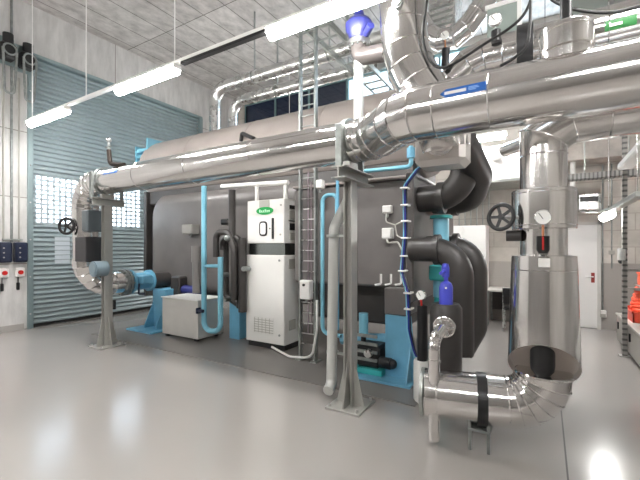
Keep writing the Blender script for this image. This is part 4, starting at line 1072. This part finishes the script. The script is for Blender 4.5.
# ================================================================== LEFT WALL
def drive(u, v, label):
    c = onX(u, v, XL + .18)
    t = thing('door_drive', label, 'motor', (XL + .01, c.y, c.z - .2), 'roller door drives on the left wall')
    MB().box(XL, XL + .05, c.y - .16, c.y + .16, c.z - .22, c.z + .3, .005).build('wall_plate', M['rail'] if 'rail' in M else m_rail, t)
    MB().box(XL + .05, XL + .30, c.y - .13, c.y + .13, c.z - .18, c.z + .12, .04).build('gear_case', M['black'], t)
    MB().cyl((XL + .17, c.y + .02, c.z + .12), (XL + .17, c.y + .02, c.z + .32), .085, n=20).build('motor', M['black'], t)
    MB().tor((XL + .32, c.y, c.z - .02), (1, 0, 0), .10, .016, 24, 8).build('chain_wheel', M['darksteel'], t)
    MB().tube(fillet([(XL + .32, c.y - .11, c.z - .02), (XL + .32, c.y - .08, c.z - .85), (XL + .32, c.y + .06, c.z - .85), (XL + .32, c.y + .11, c.z - .02)], .06), .022, 8).build('hand_chain', M['darksteel'], t)
    return t
drive(7, 50, 'black roller door drive high on the left wall, at the picture edge')
drive(27, 60, 'black roller door drive high on the left wall, beside the door')
def hoistctl(u, lab):
    a = onX(u, 253, XL); y = a.y
    t = thing('control_box', lab + ' navy control box on the left wall', 'control box', (XL + .06, y, 1.33), 'navy control boxes on the left wall')
    MB().box(XL + .001, XL + .14, y - .105, y + .105, 1.35, 1.74, .02).build('housing', M['navy'], t)
    MB().box(XL + .14, XL + .155, y - .085, y + .085, 1.38, 1.71, .01).build('cover', M['navy'], t)
    for k in range(3): MB().cyl((XL + .155, y - .04, 1.45 + k * .09), (XL + .17, y - .04, 1.45 + k * .09), .014, n=10).build('push_button', M['creamdk'], t)
    t = thing('emergency_switch', 'white switch with red button under the ' + lab + ' navy control box', 'switch', (XL + .04, y, 1.06), 'red button switches on the left wall')
    MB().box(XL + .001, XL + .07, y - .075, y + .075, 1.06, 1.24, .012).build('box', M['white'], t)
    MB().cyl((XL + .07, y, 1.15), (XL + .10, y, 1.15), .042, n=18).build('button', M['red'], t)
    t = thing('socket_plug', 'small black plug hanging below the ' + lab + ' red button switch', 'plug', (XL + .03, y - .02, .82), 'black plugs on the left wall')
    MB().box(XL + .001, XL + .05, y - .05, y - .0, .80, .95, .012).build('plug', M['black'], t)
    MB().cyl((XL + .03, y - .025, .95), (XL + .03, y - .025, 1.06), .008, n=8).build('lead', M['black'], t)
hoistctl(3, 'left'); hoistctl(19, 'right')
def conduit(u, z0, z1, lab, m='galv', r=.016):
    y = onX(u, 200, XL + .02).y
    single(MB().cyl((XL + .022, y, z0), (XL + .022, y, z1), r, n=10), 'wall_conduit', M[m], lab, 'conduit', 'conduits on the left wall')
conduit(11.5, 1.75, ZC - .001, 'dark conduit from the ceiling down to between the two navy control boxes', 'darksteel', .022)
conduit(3.5, 1.75, 5.2, 'thin grey conduit above the left navy control box', 'creamdk')
conduit(19, 1.75, 5.0, 'thin grey conduit above the right navy control box', 'creamdk')
y = onX(11.5, 200, XL).y
single(MB().box(XL + .001, XL + .05, onX(2, 240, XL).y, onX(22, 240, XL).y, 1.78, 1.81), 'cable_rail', M['galv'], 'short steel cable rail above the two navy control boxes', 'rail')
a, b = onX(56, 237, XL), onX(71, 263, XL)
single(MB().box(dx + .024, dx + .028, a.y, b.y, b.z, a.z), 'notice_sheet', mat('plastic_sheet', hexc('c9d3da'), .25), 'pale notice sheet on the roller door below its left window', 'notice')

# ================================================================== WORLD, CAMERA
wd = bpy.data.worlds.new('World'); bpy.context.scene.world = wd; wd.use_nodes = True
nt = wd.node_tree; bg = nt.nodes['Background']
tc = nt.nodes.new('ShaderNodeTexCoord'); sp = nt.nodes.new('ShaderNodeSeparateXYZ'); cr = nt.nodes.new('ShaderNodeValToRGB')
nt.links.new(tc.outputs['Generated'], sp.inputs[0]); nt.links.new(sp.outputs['Z'], cr.inputs[0])
e = cr.color_ramp.elements
e[0].position = 0; e[0].color = (.9, .95, 1, 1); e[1].position = .8; e[1].color = (.68, .82, 1, 1)
nt.links.new(cr.outputs[0], bg.inputs[0]); bg.inputs[1].default_value = 4.5

cam = bpy.data.cameras.new('Camera'); co = bpy.data.objects.new('Camera', cam); C.objects.link(co)
co.location = (0, 0, H); co.rotation_euler = (PI / 2, 0, math.asin(SY))
cam.sensor_width = 36; cam.lens = 36 * FPX / 640; cam.shift_y = (HOR - 240) / 640
cam.clip_start = .05
sc = bpy.context.scene
sc.camera = co
sc.view_settings.view_transform = 'Standard'; sc.view_settings.look = 'None'
sc.view_settings.gamma = 1; sc.view_settings.use_curve_mapping = False
sc.view_settings.exposure = 0.92
sc.cycles.use_denoising = True
sc.cycles.max_bounces = 10; sc.cycles.diffuse_bounces = 5; sc.cycles.glossy_bounces = 5; sc.cycles.transparent_max_bounces = 8
sc.cycles.sample_clamp_indirect = 6
